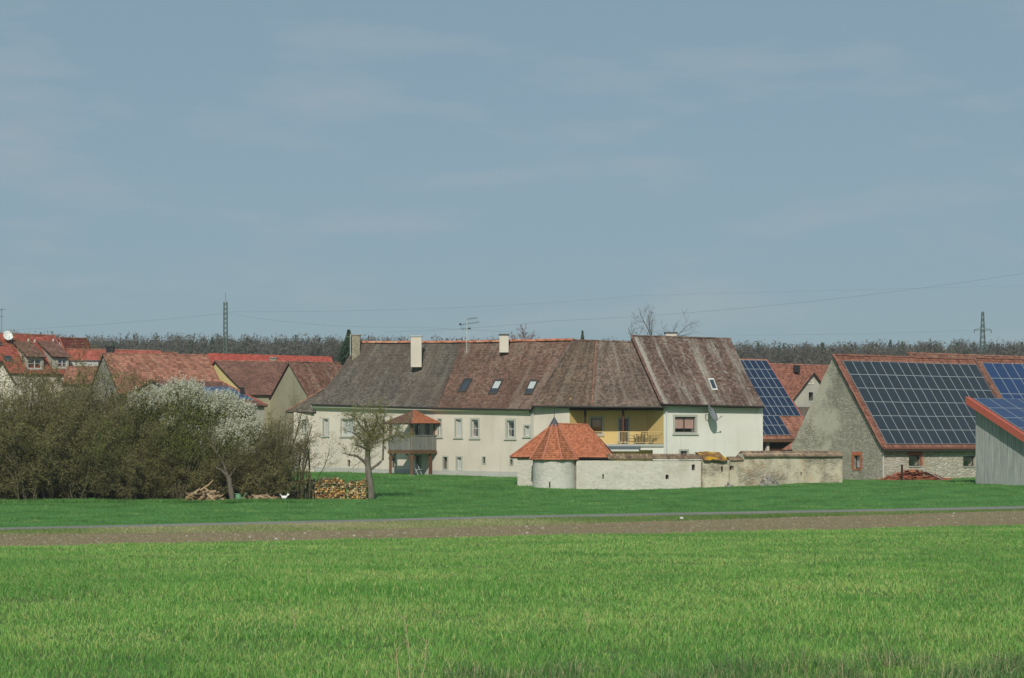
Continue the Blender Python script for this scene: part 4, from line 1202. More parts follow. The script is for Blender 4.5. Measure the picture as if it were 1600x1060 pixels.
MB().beam(q[0] + Vector((0, -.08, -.02)), q[1] + Vector((0, -.08, -.02)), .12, .12).build('eave_tile_course', M['t_orange'], ba)
MB().tube([q[0] + Vector((0, -.1, -.2)), q[1] + Vector((0, -.1, -.2))], .075, 6).build('gutter', M['gutter'], ba)
rear(ba, bpt(.3, -.35, zeB), q[1], q[2], bpt(.3, HW, zrB), M['t_maroon'])
W_, H_ = (q[1] - q[0]).length, (q[3] - q[0]).length
def pgrid(s0, s1, t0, t1, nc, nr, gs=.0006, gt=.0008):
    g = []
    for j in range(nr):
        for i in range(nc):
            a, b = s0 + (s1 - s0) * i / nc + gs, s0 + (s1 - s0) * (i + 1) / nc - gs
            c, d = t0 + (t1 - t0) * j / nr + gt, t0 + (t1 - t0) * (j + 1) / nr - gt
            g.append(((a, c), (b, c), (b, d), (a, d)))
    return g
panels(ba, fb, nb_, pgrid(.034, .985, .035, .93, 15, 6), M['pv_dark'])
wf = Wall(bc, bc + lv * 30); wgab = Wall(bc + gv * 2 * HW, bc)
def bricks(w, root, U0, U1, Z0, Z1, sides='tlr', bl=.25, bh=.075, pr=.03, name='brick_surround'):
    mb = MB(); rg = random.Random(3)
    def one(a, b, c, d): mb.box(w.P(a, c, -.1), w.t * (b - a), w.n * (.1 + pr + rg.uniform(0, .02)), Vector((0, 0, d - c)))
    if 't' in sides:
        n = max(2, int((U1 - U0 + .4) / .095))
        for i in range(n):
            a = U0 - .2 + (U1 - U0 + .4) * i / n; one(a + .008, a + (U1 - U0 + .4) / n - .008, Z1 + .01, Z1 + .26 + rg.uniform(-.02, .02))
    for sd, u in (('l', U0), ('r', U1)):
        if sd in sides:
            n = int((Z1 - Z0) / .085)
            for i in range(n):
                z = Z0 + (Z1 - Z0) * i / n; ln = .24 if i % 2 else .13
                one(u - ln if sd == 'l' else u, u if sd == 'l' else u + ln, z + .006, z + (Z1 - Z0) / n - .006)
    if 'b' in sides: one(U0 - .1, U1 + .1, Z0 - .09, Z0)
    return mb.build(name, M['brick'], root)
hf = []
for px0, py0, px1, py1, sd in ((1420, 711.5, 1438.5, 728.5, 'tr'), (1505, 713, 1523.5, 729, '')):
    h = window(wf, ba, px0, py0, px1, py1, .0, .22, frame='winframe_d', sill=False, sl=False, half=.42 , back='slate')
    hf.append(h)
    if sd: bricks(wf, ba, h[0], h[1], h[2], h[3], sd)
    MB().box(wf.P(h[0] - .05, h[2] - .07, -.05), wf.t * (h[1] - h[0] + .1), wf.n * .12, Vector((0, 0, .07))).build('sill', M['surround'], ba)
mb = MB(); wall_mesh(mb, wf, [(0, -.5), (30, -.5)], [(0, zeB), (30, zeB)], hf); mb.build('front_wall', M['stone_front'], ba)
hg = [window(wgab, ba, 1334, 712, 1344.5, 733, .0, .25, frame='winframe_d', sill=False, sl=False, half=.9, back='curtain')]
h = hg[0]; bricks(wgab, ba, h[0], h[1], h[2], h[3], 'tlrb')
for px, py0, py1 in ((1306, 629, 641), (1271, 631, 643), (1282.5, 692, 704)):
    u, z1_ = wgab.at(px, py0); z0_ = wgab.at(px, py1)[1]; hg.append((u - .05, u + .05, z0_, z1_, .35))
mb = MB(); wall_mesh(mb, wgab, [(0, -.5), (wgab.L, -.5)], [(0, zeB + .25), (HW - .25, zrB - .05), (HW, zrB - .12), (wgab.L, zeB + .1)], hg)
mb.quad(bpt(30, 2 * HW, -.5), bpt(0, 2 * HW, -.5), bpt(0, 2 * HW, zeB), bpt(30, 2 * HW, zeB))
mb.build('gable_wall', M['stone_barn'], ba)
MB().tube([bpt(.05, -.1, zeB - .25), bpt(.05, -.1, .2)], .05, 6).build('downpipe', M['zinc'], ba)

bx2 = thing('barn_extension', 'barn section with bright blue solar panels behind the plank shed', 'barn', tuple(bpt(20, 0, .4)))
q2 = [bpt(L1 + .02, -.35, zeB + .22), bpt(L1 + 15, -.35, zeB + .22), bpt(L1 + 15, HW, zrB + .12), bpt(L1 + .02, HW, zrB + .12)]
fx, nx = tiled('roof', bx2, *q2, M['t_barn'], tw=.24, ex=.33, lift=.035, seed=63, sag=.01, slab=.2)
ridge_row('ridge_tiles', bx2, q2[3], q2[2], M['t_barn'], seed=64, r=.12)
ridge_row('verge_tiles', bx2, q2[0] + Vector((0, 0, .03)), q2[3] + Vector((0, 0, .03)), M['t_maroon'], seed=65, r=.12)
panels(bx2, fx, nx, pgrid(.03, .98, .03, .935, 13, 5), M['pv_blue'])
mb = MB(); mb.quad(bpt(29.4, 0, -.5), bpt(29.4, 2 * HW, -.5), bpt(29.4, 2 * HW, zeB), bpt(29.4, 0, zeB)); mb.poly([bpt(29.4, 0, zeB), bpt(29.4, 2 * HW, zeB), bpt(29.4, HW, zrB)])
mb.build('gable_wall', M['stone_barn'], bx2); rear(bx2, *q2, M['t_maroon'])

# ---- grey plank shed at the right edge
sh_a = Vector((X(1524.5, 126), 126, 0)); sg = -gv
sd = thing('plank_shed', 'grey weathered plank shed with red fascia and blue solar roof', 'shed', (sh_a.x, sh_a.y, .6))
SL = 7.4; zs0 = Zp(632, 126); sl = .50
plank_run(sh_a, sh_a + sg * SL, .1, lambda k: zs0 - sl * SL * k, .185, .03, M['plank'], sd)
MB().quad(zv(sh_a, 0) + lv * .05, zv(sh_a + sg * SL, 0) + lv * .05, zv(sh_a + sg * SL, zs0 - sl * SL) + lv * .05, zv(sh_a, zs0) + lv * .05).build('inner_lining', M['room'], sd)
rz0 = Zp(626, 126.3) ; ov_ = .62
def spt(l, s, dz=0): return zv(sh_a + lv * l + sg * s, rz0 - sl * s + dz)
qs = [spt(-ov_, SL + .6), spt(11, SL + .6), spt(11, -.25), spt(-ov_, -.25)]
fs, ns_ = tiled('roof', sd, *qs, M['t_newred'], tw=.25, ex=.35, lift=.03, seed=66, sag=0, slab=.12)
MB().box(spt(-ov_ - .04, SL + .62, -.36), lv * .05, spt(-ov_, -.28) - spt(-ov_, SL + .62), Vector((0, 0, .40))).build('fascia', M['fascia'], sd)
MB().box(spt(-ov_ - .04, SL + .62, .05), lv * .38, spt(-ov_, -.28) - spt(-ov_, SL + .62), Vector((0, 0, .05))).build('verge_sheet', M['fascia'], sd)
panels(sd, fs, ns_, pgrid(.045, .99, .03, .985, 8, 6, .001, .001), M['pv_blue'])
mb = MB(); p_, q_ = sh_a + lv * 10.5, sh_a + lv * 10.5 + sg * SL
mb.quad(zv(sh_a, 0), zv(p_, 0), zv(p_, zs0), zv(sh_a, zs0)); mb.quad(zv(p_, 0), zv(q_, 0), zv(q_, zs0 - sl * SL), zv(p_, zs0)); mb.quad(zv(sh_a + sg * SL, 0), zv(q_, 0), zv(q_, zs0 - sl * SL), zv(sh_a + sg * SL, zs0 - sl * SL))
mb.build('rear_wall', M['plank'], sd)

# ---- heap of old red tiles, post and plank
M['tilescrap'] = m_rnd('scrap_tiles', [C(120, 66, 46), C(168, 96, 68), C(134, 96, 76), C(184, 112, 82), C(96, 62, 48)], .9)
heap('tile_heap', 'heap of broken red roof tiles against the barn front wall', 'tile heap', 1377, 1478, 732, 138.9, M['tilescrap'], 900, .12, .22, 8, shape='tile', part='tile', depth=1.6)
heap('tile_heap', 'small mound of red tiles at the right end of the plank', 'tile heap', 1466, 1490, 746, 140.3, M['tilescrap'], 90, .1, .18, 9, shape='tile', part='tile', depth=.6)
pp = W(1409.5, 752, 136.9)
po = thing('wooden_post', 'dark upright wooden post in front of the red tile heap', 'post', (pp.x, pp.y, zgf(pp.x, pp.y)))
MB().beam(Vector((pp.x, pp.y, 0)), W(1409.3, 727, 136.9), .13).build('post_shaft', M['darkwood'], po)
MB().cbox(W(1409.3, 727, 136.9), .15, .15, .04).build('post_top', M['darkwood'], po)
pl = thing('leaning_board', 'long weathered board leaning on the red tile heap', 'board', tuple(W(1485, 755, 138)))
MB().beam(W(1440, 733, 138.2), W(1487, 756.5, 137.6), .22, .05).build('board', M['plank'], pl)
MB().beam(W(1446, 737.5, 138.0), W(1482, 756, 137.5), .12, .08).build('batten', M['darkwood'], pl)

# ------------------------------------------------------------------ house with navy solar panels behind the white house
ph = thing('solar_house', 'house with tall navy solar array on orange roof behind the white house', 'house', (X(1200, 161), 163, .6))
qh = [W(1128, 686, 158), W(1275, 687, 161.2), W(1198, 563, 167.6), W(1056, 562, 164.6)]
_g = qh[2] - qh[1]; _gh = Vector((_g.x, _g.y, 0)).normalized(); _l = Vector((_gh.y, -_gh.x, 0))
qh[0] = qh[1] - _l * 9.5; qh[3] = qh[2] - _l * 9.5
fh2, nh2 = tiled('roof', ph, *qh, M['t_orange'], tw=.24, ex=.33, lift=.035, seed=71, sag=.01)
ridge_row('ridge_tiles', ph, qh[3], qh[2], M['t_orange'], seed=71)
ridge_row('verge_tiles', ph, qh[1] + Vector((0, 0, .03)), qh[2] + Vector((0, 0, .03)), M['t_newred'], seed=72)
tr_ = []
for row in range(8):
    t1_ = .985 - row * .1175; t0_ = t1_ - .1175
    cw = .0665; off = .012 if row < 6 else 3 * cw + .05
    for i in range(11 if row < 6 else 8):
        b = 1 - off - i * cw; a = b - cw
        tr_.append(((a + .001, t0_ + .001), (b - .001, t0_ + .001), (b - .001, t1_ - .001), (a + .001, t1_ - .001)))
panels(ph, fh2, nh2, tr_, M['pv_navy'])
rear(ph, *qh, M['t_orange'])
MB().beam(qh[0] + Vector((0, .05, -.12)), qh[1] + Vector((0, .05, -.12)), .1, .2).build('eave_board', M['oak'], ph)
MB().quad(zv(qh[0], 0) + Vector((0, .9, 0)), zv(qh[1], 0) + Vector((0, .9, 0)), qh[1] + Vector((0, .9, .2)), qh[0] + Vector((0, .9, .2))).build('wall', M['darkwood'], ph)
wd_ = Wall(qh[0] + Vector((0, .8, 0)), qh[1] + Vector((0, .8, 0)))
ua, ub = wd_.at(1199.5)[0], wd_.at(1243)[0]; zt2 = wd_.at(1215, 692)[1]
n = 14; dg = None
for i in range(n):
    a = ua + (ub - ua) * i / n
    MB().box(wd_.P(a + .008, 0, .0), wd_.t * ((ub - ua) / n - .016), wd_.n * .04, Vector((0, 0, zt2))).build('door_board', M['garage'], ph)
u = wd_.at(1197)[0]
MB().box(wd_.P(u - .12, 0, 0), wd_.t * .24, wd_.n * .3, Vector((0, 0, zt2))).build('door_pillar', M['offwhite'], ph)
tiled('porch_roof', ph, W(1221, 703, 150), W(1248, 703, 150.6), W(1248, 690, 152), W(1240, 690, 152), M['t_orange'], tw=.22, ex=.3, seed=74, sag=0, slab=.1)
MB().beam(W(1223, 705, 150.3), W(1223, 722, 150.3), .14).build('porch_post', M['darkwood'], ph)
MB().tube([W(1238.5, 694, 149.8), W(1237.6, 701, 149.8), W(1239, 703, 149.9)], .06, 6).build('porch_gutter_end', M['lead'], ph)

# ------------------------------------------------------------------ red house with small stone cross gable
rh = thing('cross_gable_house', 'red roofed house with small grey gable and single window left of the stone barn', 'house', (X(1250, 180), 183, .8))
qr = [W(1180, 655, 178.5), W(1310, 655, 181.5), W(1312, 572.5, 187.5), W(1196, 568.5, 185)]
fr_, nr_ = tiled('roof', rh, *qr, M['t_barn'], tw=.24, ex=.33, lift=.035, seed=75, sag=.01)
ridge_row('ridge_tiles', rh, qr[3], qr[2], M['t_orange'], seed=75)
rear(rh, *qr, M['t_barn'])
wr = wpx(1234, 176.5, 1304, 178.0)
apu, apz = wr.at(1269.5, 583); 
hr = [window(wr, rh, 1261.5, 611, 1272.5, 628.5, .13, frame='winframe_d', sill=False)]
mb = MB(); wall_mesh(mb, wr, [(0, 0), (wr.L, 0)], [(0, wr.at(1234, 627)[1]), (apu, apz), (wr.L, wr.at(1304, 627)[1])], hr); mb.build('gable_wall', M['greywall'], rh)
# arched blind niche above the window
c_u, c_z = wr.at(1266.8, 599); mb = MB(); ring_o, ring_i = .34, .2
for k in range(8):
    a0, a1 = math.pi * k / 8, math.pi * (k + 1) / 8
    pts = [(math.cos(a) * r_, math.sin(a) * r_) for r_, a in ((ring_i, a0), (ring_o, a0), (ring_o, a1), (ring_i, a1))]
    lo = [wr.P(c_u + x, c_z + z, -.02) for x, z in pts]; hi = [wr.P(c_u + x, c_z + z, .05) for x, z in pts]
    mb.hexa(lo + hi)
mb.box(wr.P(c_u - ring_o, c_z - .1, -.02), wr.t * 2 * ring_o, wr.n * .07, Vector((0, 0, .1)))
mb.build('niche_arch', M['offwhite'], rh)
bk = Vector((.9, 8.0, 0)); rp = wr.P(apu, apz + .08, .25)
for sgn, px in ((-1, 1231), (1, 1306)):
    e_ = wr.P(wr.at(px)[0], wr.at(px, 631)[1], .25)
    quad_ = [e_ + bk, e_, rp, rp + bk] if sgn < 0 else [e_, e_ + bk, rp + bk, rp]
    tiled('gable_roof', rh, *quad_, M['t_maroon'] if sgn < 0 else M['t_barn'], tw=.24, ex=.33, lift=.035, seed=76 + sgn, sag=.01)
    ridge_row('verge_tiles', rh, e_ + Vector((0, 0, .02)), rp + Vector((0, 0, .02)), M['t_orange'], seed=79, r=.09)
chimney(rh, None, None, 1241, 1250, 573, 184.6, .6, 'black', 'black', zlow=Zp(582, 184.6), capover=.02)
tiled('lean_to_roof', rh, W(1236, 656, 172), W(1280, 656, 173), W(1280, 636, 176), W(1243, 636, 175.4), M['t_grey'], tw=.2, ex=.2, seed=80, sag=.03)

# ---- long roof behind the barn
lr = thing('long_barn', 'long reddish barn roof rising just behind the solar barn ridge', 'barn', tuple(bpt(14, 22, .8)))
zr2 = zrB + 1.3
ql = [bpt(9.8, 19, zr2 - 6), bpt(40, 19, zr2 - 6), bpt(40, 25, zr2), bpt(9.8, 25, zr2)]
dz_ = Zp(552, ql[3].y) - ql[3].z
ql = [p + Vector((X(1417.5, ql[3].y) - ql[3].x, 0, dz_)) for p in ql]
tiled('roof', lr, *ql, M['t_mott'], tw=.24, ex=.33, lift=.035, seed=81, sag=.01)
ridge_row('ridge_tiles', lr, ql[3], ql[2], M['t_orange'], seed=82)
rear(lr, *ql, M['t_maroon'])
mb = MB()
a_, b_ = ql[0], ql[1]
mb.quad(zv(a_, 0), zv(b_, 0), b_, a_); g2 = ql[3] + (ql[3] - ql[0]); g2.z = ql[0].z
mb.poly([zv(a_, 0), a_, ql[3], g2, zv(g2, 0)]); mb.build('wall', M['stone_grey'], lr)
# ------------------------------------------------------------------ houses behind the thicket, left
def gabled(name, label, cat, q, mat, wall, tw=.24, ex=.34, seed=0, k=0., ridge='t_orange', wall_front=True, sag=.012, verge=None, vergeR=None, front=None):
    """roof patch q = front eave left, front eave right, ridge right, ridge left; adds rear slope, gables and walls"""
    q = [Vector(v) for v in q]; c = (q[0] + q[1]) / 2
    r = thing(name, label, cat, (c.x, c.y, zgf(c.x, c.y)))
    f, nr = tiled('roof', r, *q, M[mat], tw=tw, ex=ex, lift=.038, seed=seed, k=k, sag=sag)
    ridge_row('ridge_tiles', r, q[3], q[2], M[ridge], seed=seed)
    if verge: ridge_row('verge_tiles', r, q[0] + Vector((0, 0, .03)), q[3] + Vector((0, 0, .03)), M[verge], seed=seed + 1, r=.09)
    if vergeR: ridge_row('verge_tiles', r, q[1] + Vector((0, 0, .03)), q[2] + Vector((0, 0, .03)), M[vergeR], seed=seed + 2, r=.09)
    b0, b1 = rear(r, *q, M[mat])
    l = (q[1] - q[0]); l.z = 0; l.normalize(); i0 = q[3] - q[0]; i0.z = 0; i0.normalize()
    dn = Vector((0, 0, -.18)); eps = .12
    for e, rd, bb, s in ((q[0], q[3], b0, 1), (q[1], q[2], b1, -1)):
        o = l * (eps * s); ee = e + i0 * .3; bk = bb - i0 * .3
        fz = .3 * (rd.z - e.z) / max(.1, (Vector((rd.x, rd.y, 0)) - Vector((e.x, e.y, 0))).length)
        ee.z = e.z + fz - .05; bk.z = bb.z + fz - .05
        mb = MB(); mb.poly([zv(ee + o, 0), ee + o + dn, rd + o + dn * 1.6, bk + o + dn, zv(bk + o, 0)])
        mb.build('gable_wall', M[wall], r)
    a, b = q[0] + i0 * .3 + l * eps, q[1] + i0 * .3 - l * eps
    MB().quad(zv(a, 0), zv(b, 0), zv(b, q[1].z), zv(a, q[0].z)).build('front_wall', M[front or wall], r)
    return r, f, nr, q

# house with two dormers
zeA = Zp(585, 186)
lA = Vector((math.cos(math.radians(42)), math.sin(math.radians(42)), 0)); gA = Vector((-lA.y, lA.x, 0))
pR = Vector((X(116, 189), 189, Zp(586, 189)))
qA = [pR - lA * 13, pR, pR + gA * 4.0, pR - lA * 13 + gA * 4.0]
for i in (2, 3): qA[i] = Vector((qA[i].x, qA[i].y, Zp(524.5, qA[2].y)))
hA, fA, nA, qA = gabled('dormer_house', 'house with two dormer windows in its new red roof', 'house', qA, 't_newred', 'offwhite', seed=91, ridge='t_orange', vergeR='t_newred')
def dormer(root, f, nrm, bl, br, topz_px, back_py, wallm, roofm, win):
    s0, t0 = hit(f, *bl); s1, _ = hit(f, *br)
    P = lambda s, t: Vector(f(np.array([s]), np.array([t]))[0])
    a, b = P(s0, t0), P(s1, t0); h = (bl[1] - topz_px) * a.y / FPX
    t1 = hit(f, bl[0] - 18, back_py)[1]
    c, d = P(s0, t1), P(s1, t1)
    up = Vector((0, 0, h)); w = Wall((a.x, a.y), (b.x, b.y))
    hole = window(w, root, *win, .05, .08, lights=2, frame='winframe', sill=False, sl=False, bars=1, name='dormer_window')
    mb = MB(); wall_mesh(mb, w, [(0, a.z - .3), (w.L, b.z - .3)], [(0, a.z + h), (w.L, b.z + h)], [hole])
    mb.poly([a, c, a + up]); mb.poly([b, d, b + up]); mb.build('dormer_wall', M[wallm], root)
    ov = w.n * .3 + Vector((0, 0, -.06)); sd = w.t * .18
    tiled('dormer_roof', root, a + up + ov - sd, b + up + ov + sd, d + sd + Vector((0, 0, .05)), c - sd + Vector((0, 0, .05)), M[roofm], tw=.24, ex=.33, seed=95, sag=0, slab=.12)
dormer(hA, fA, nA, (42, 578), (68, 578.5), 556.5, 534, 'greywall', 't_maroon', (43.5, 560, 65.5, 577))
dormer(hA, fA, nA, (82, 577), (107, 577.5), 556.5, 533.5, 'greywall', 't_maroon', (90, 560.5, 105, 575))
skylight(hA, fA, nA, (8, 566), (20, 566), (16, 557), (4, 557))
skylight(hA, fA, nA, (-6, 541), (4, 541), (1, 535), (-9, 535))
for px, py in ((44, 533.5), (54, 534.5), (83, 533.5)):
    p = on(fA, px, py); MB().tube([p - Vector((0, 0, .1)), p + Vector((.05, -.1, .22))], [.12, .09], 8).build('vent_pipe', M['offwhite'], hA)
dA = on(fA, 17, 537)
dc = Vector((X(12.5, dA.y - .3), dA.y - .3, Zp(525.5, dA.y - .3)))
dish(dc, .95, math.radians(28), math.radians(25), 'white satellite dish above the red roof at the far left', M['dish_white'], (dc + Vector((.1, .2, -.2)), dA + Vector((0, 0, .0))))
# antenna at the left edge
ap_ = W(2.5, 483, 192.5)
aa = thing('roof_antenna', 'small television antenna at the left edge above the red roof', 'antenna', (ap_.x, ap_.y, Zp(524, 192.5)))
MB().tube([Vector((ap_.x, ap_.y, Zp(526, 192.5))), ap_], .03, 5).build('mast', M['steel'], aa)
mb = MB(); mb.tube([W(-4, 484, 192.5), W(8, 483.5, 192.5)], .02, 4); mb.tube([W(0, 494.5, 192.5), W(5, 494.5, 192.5)], .03, 4)
for k in range(5): 
    c = W(-3 + k * 2.6, 483.8, 192.5); mb.tube([c - Vector((0, .3, .1)), c + Vector((0, .3, .1))], .012, 4)
mb.build('antenna_boom', M['steel'], aa)

# cream gable facing the camera, its ridge running straight back
gA_, gR_, gL_ = W(3, 564, 170), W(27, 602, 170), W(-23, 602, 170); dv_ = Vector((-3.4, 9, 0))
gh_ = thing('gable_house', 'cream gabled house cut by the left picture edge', 'house', tuple(zv((gR_ + gL_) / 2, zgf(-45, 170))))
tiled('roof', gh_, gR_, gR_ + dv_, gA_ + dv_, gA_, M['t_maroon'], tw=.22, ex=.3, seed=101, sag=.01)
tiled('roof', gh_, gL_ + dv_, gL_, gA_, gA_ + dv_, M['t_maroon'], tw=.22, ex=.3, seed=102, sag=.01)
for o_ in (Vector((0, .2, 0)), dv_ - Vector((0, .3, 0))):
    MB().poly([zv(gL_, 0) + o_ + Vector((.3, 0, 0)), zv(gR_, 0) + o_ - Vector((.3, 0, 0)), gR_ + o_ - Vector((.3, 0, -.2)), gA_ + o_ - Vector((0, 0, .2)), gL_ + o_ + Vector((.3, 0, .2))]).build('gable_wall', M['offwhite'], gh_)
for p_, sx_ in ((gL_, .3), (gR_, -.3)):
    a_ = p_ + Vector((sx_, .2, 0)); MB().quad(zv(a_, 0), zv(a_ + dv_, 0), zv(a_ + dv_, p_.z + .2), zv(a_, p_.z + .2)).build('side_wall', M['offwhite'], gh_)
gabled('small_gable_house', 'cream gable with orange verge peeking out behind the dormer house', 'house', [W(106, 560, 199), W(150, 560, 206), W(136, 529, 209), W(92.5, 528, 202)], 't_newred', 'offwhite', seed=102, verge='t_newred')
hB, *_ = gabled('red_house', 'low red roofed house behind the dormer house and orange barn', 'house', [W(96, 580, 196), W(268, 580, 201), W(251, 548.5, 204), W(104, 545.5, 199.5)], 't_newred', 'greywall', seed=103)
gabled('low_outbuilding', 'low outbuilding with orange roof edge left of the orange barn', 'outbuilding', [W(96, 600, 184), W(160, 600, 186), W(152, 574, 189), W(104, 574, 187.5)], 't_orange', 'greywall', seed=104)
fs_ = thing('grey_flat_shed', 'grey flat roofed shed between red house and orange outbuilding', 'shed', tuple(W(130, 585, 191)))
MB().cbox(W(131, 573, 192), 3.3, 2, .5).build('shed_wall', M['plinth'], fs_); MB().cbox(W(131, 565.5, 192), 3.5, 2.2, .1).build('shed_roof', M['slate'], fs_)
hC, fC, nC, qC = gabled('orange_barn', 'barn with mottled orange tiled roof and grey stone gable behind the blossom', 'barn', [W(186, 617, 171.5), W(354, 618, 176.5), W(322.5, 555, 181), W(160, 552.5, 176)], 't_orange', 'stone_grey', seed=105, vergeR='t_orange', tw=.26, ex=.35)
chimney(hC, None, None, 165.7, 176.8, 543, 177.5, .6, 'black', 'black', zlow=Zp(560, 177.5), capover=.03, name='chimney')
hE, fE, nE, qE = gabled('yellow_gable_house', 'pale yellow gabled house with dark maroon roof', 'house', [W(386, 617, 176), W(476, 617, 178.7), W(451, 565.5, 184), W(335, 564, 181)], 't_maroon', 'yellow2', front='olive', seed=106, k=.12, tw=.2, ex=.2)
chimney(hE, None, None, 421.5, 432, 560, 184.5, .5, 'stone_chim', 'rubble', zlow=Zp(570, 184.5))
hD, *_ = gabled('scarlet_roof_house', 'long bright scarlet roof behind the maroon roofs', 'house', [W(330, 580, 207), W(524, 584, 211), W(518, 558.5, 216), W(324, 553, 212)], 't_scarlet', 'offwhite', seed=107, ridge='t_scarlet')
gabled('olive_gable_house', 'house with blank olive grey gable and mottled lichen roof beside the farmhouse', 'house', [W(490, 632, 170), W(572, 632, 175.5), W(531, 567, 179.5), W(451, 565.5, 174)], 't_mott', 'olive', seed=108, tw=.2, ex=.2, sag=.04, ridge='t_mott', verge='t_mott')
_q = [W(345, 634, 161), W(418, 634, 162.5), W(345, 596.5, 168), W(318, 596.5, 166)]
_g = _q[2] - _q[1]; _gh = Vector((_g.x, _g.y, 0)).normalized(); _l = Vector((_gh.y, -_gh.x, 0))
_q[0] = _q[1] - _l * 7; _q[3] = _q[2] - _l * 7; _q[0].z = _q[1].z; _q[3].z = _q[2].z
h2_, f2_, n2_, q2_ = gabled('low_solar_house', 'low house with blue solar panels half hidden by white blossom', 'house', _q, 't_maroon', 'greywall', seed=109, k=.0, vergeR='t_newred')
panels(h2_, f2_, n2_, pgrid(.3, .94, .2, .72, 5, 3, .002, .002), M['pv_blue'])
chimney(h2_, None, None, 375, 381, 607, 164.5, .3, 'black', 'black', zlow=Zp(616, 164.5), name='vent_pipe', capover=.02)
gabled('ochre_roof_house', 'sliver of ochre roof behind the orange barn ridge', 'house', [W(240, 575, 205), W(300, 575, 207), W(276, 551, 211), W(252, 551, 209)], 't_orange', 'offwhite', seed=110)
# ------------------------------------------------------------------ trees and shrubs
def rot_about(d, ang, az):
    u = Vector((0, 0, 1)) if abs(d.z) < .95 else Vector((1, 0, 0))
    a = d.cross(u).normalized(); b = a.cross(d)
    return (d * math.cos(ang) + (a * math.cos(az) + b * math.sin(az)) * math.sin(ang)).normalized()

class Plant:
    def __init__(s, seed): s.r = random.Random(seed); s.br = []; s.tw = []; s.ends = []
    def branch(s, p, d, L, r, lvl, P):
        rg = s.r; n = max(2, min(6, int(L / P.get('seg', .5)) + 1)); pts = [Vector(p)]; dirs = []
        d = Vector(d)
        for i in range(n):
            w = P['wob'][lvl]
            d = (d + Vector((rg.gauss(0, w), rg.gauss(0, w), rg.gauss(0, w) + P['trop'][lvl]))).normalized()
            pts.append(pts[-1] + d * (L / n)); dirs.append(Vector(d))
        if lvl >= P['twig']:
            s.tw.append((pts[0], pts[n // 2], pts[-1], r)); s.ends.append((pts, lvl))
        else: s.br.append((pts, r, r * P.get('taper', .35)))
        if lvl + 1 < P['levels']:
            for c in range(P['n'][lvl]):
                t = P['start'][lvl] + (1 - P['start'][lvl]) * ((c + rg.random()) / P['n'][lvl])
                k = min(n - 1, int(t * n)); q = pts[k].lerp(pts[k + 1], t * n - k)
                nd = rot_about(dirs[k], math.radians(rg.uniform(*P['ang'][lvl])), rg.uniform(0, 2 * math.pi))
                s.branch(q, nd, L * P['ratio'][lvl] * rg.uniform(.6, 1.2) * (1.15 - .45 * t), max(P['rmin'], r * (1 - .6 * t) * .5), lvl + 1, P)
    def wood(s, name, mat, root, nside=5):
        mb = MB()
        for pts, a, b in s.br:
            mb.tube(pts, [a + (b - a) * i / (len(pts) - 1) for i in range(len(pts))], nside if a > .03 else 3, cap=False)
        return mk(name, mb.v, mb.f, mat, root, rnd=[(i * .37) % 1 for i in range(len(mb.f))], smooth=True)
    def twigs(s, name, mat, root, wmul=1., kind='stuff'):
        N = len(s.tw); rg = np.random.default_rng(N)
        p0, p1, p2 = [np.array([list(t[i]) for t in s.tw]) for i in range(3)]
        w = np.array([t[3] for t in s.tw])[:, None] * wmul
        d = p2 - p0; sd = np.cross(d, rg.normal(size=(N, 3))); sd /= np.linalg.norm(sd, axis=1)[:, None] + 1e-9
        V = np.stack([p0 - sd * w, p0 + sd * w, p1 - sd * w * .75, p1 + sd * w * .75, p2 - sd * w * .3, p2 + sd * w * .3], 1).reshape(-1, 3)
        q = np.arange(N) * 6
        Fc = np.concatenate([np.stack([q, q + 1, q + 3, q + 2], -1), np.stack([q + 2, q + 3, q + 5, q + 4], -1)])
        r = rg.uniform(0, 1, N)
        return mk(name, V, Fc, mat, root, rnd=np.concatenate([r, r]), kind=kind)
    def leaves(s, name, mat, root, per, size, spread=.05, keep=None, seed=1, flat=.6, clump=1):
        rg = np.random.default_rng(seed); E = s.tw
        p0, p1, p2 = [np.array([list(t[i]) for t in E]) for i in range(3)]
        n = len(E) * per; idx = np.repeat(np.arange(len(E)), per); t = rg.uniform(.15, 1.05, n)[:, None]
        c = np.where(t < .5, p0[idx] + (p1[idx] - p0[idx]) * t * 2, p1[idx] + (p2[idx] - p1[idx]) * (t * 2 - 1)) + rg.normal(0, spread, (n, 3))
        if keep is not None: c = c[keep(c, rg)]; n = len(c)
        sz = rg.uniform(size[0], size[1], n)[:, None]
        a = rg.normal(size=(n, 3)); a /= np.linalg.norm(a, axis=1)[:, None]
        b = np.cross(a, rg.normal(size=(n, 3))); b /= np.linalg.norm(b, axis=1)[:, None]
        V = np.stack([c - a * sz, c + b * sz * flat, c + a * sz, c - b * sz * flat], 1).reshape(-1, 3)
        Fc = np.arange(n * 4).reshape(-1, 4)
        return mk(name, V, Fc, mat, root, rnd=rg.uniform(0, 1, n), kind='stuff')

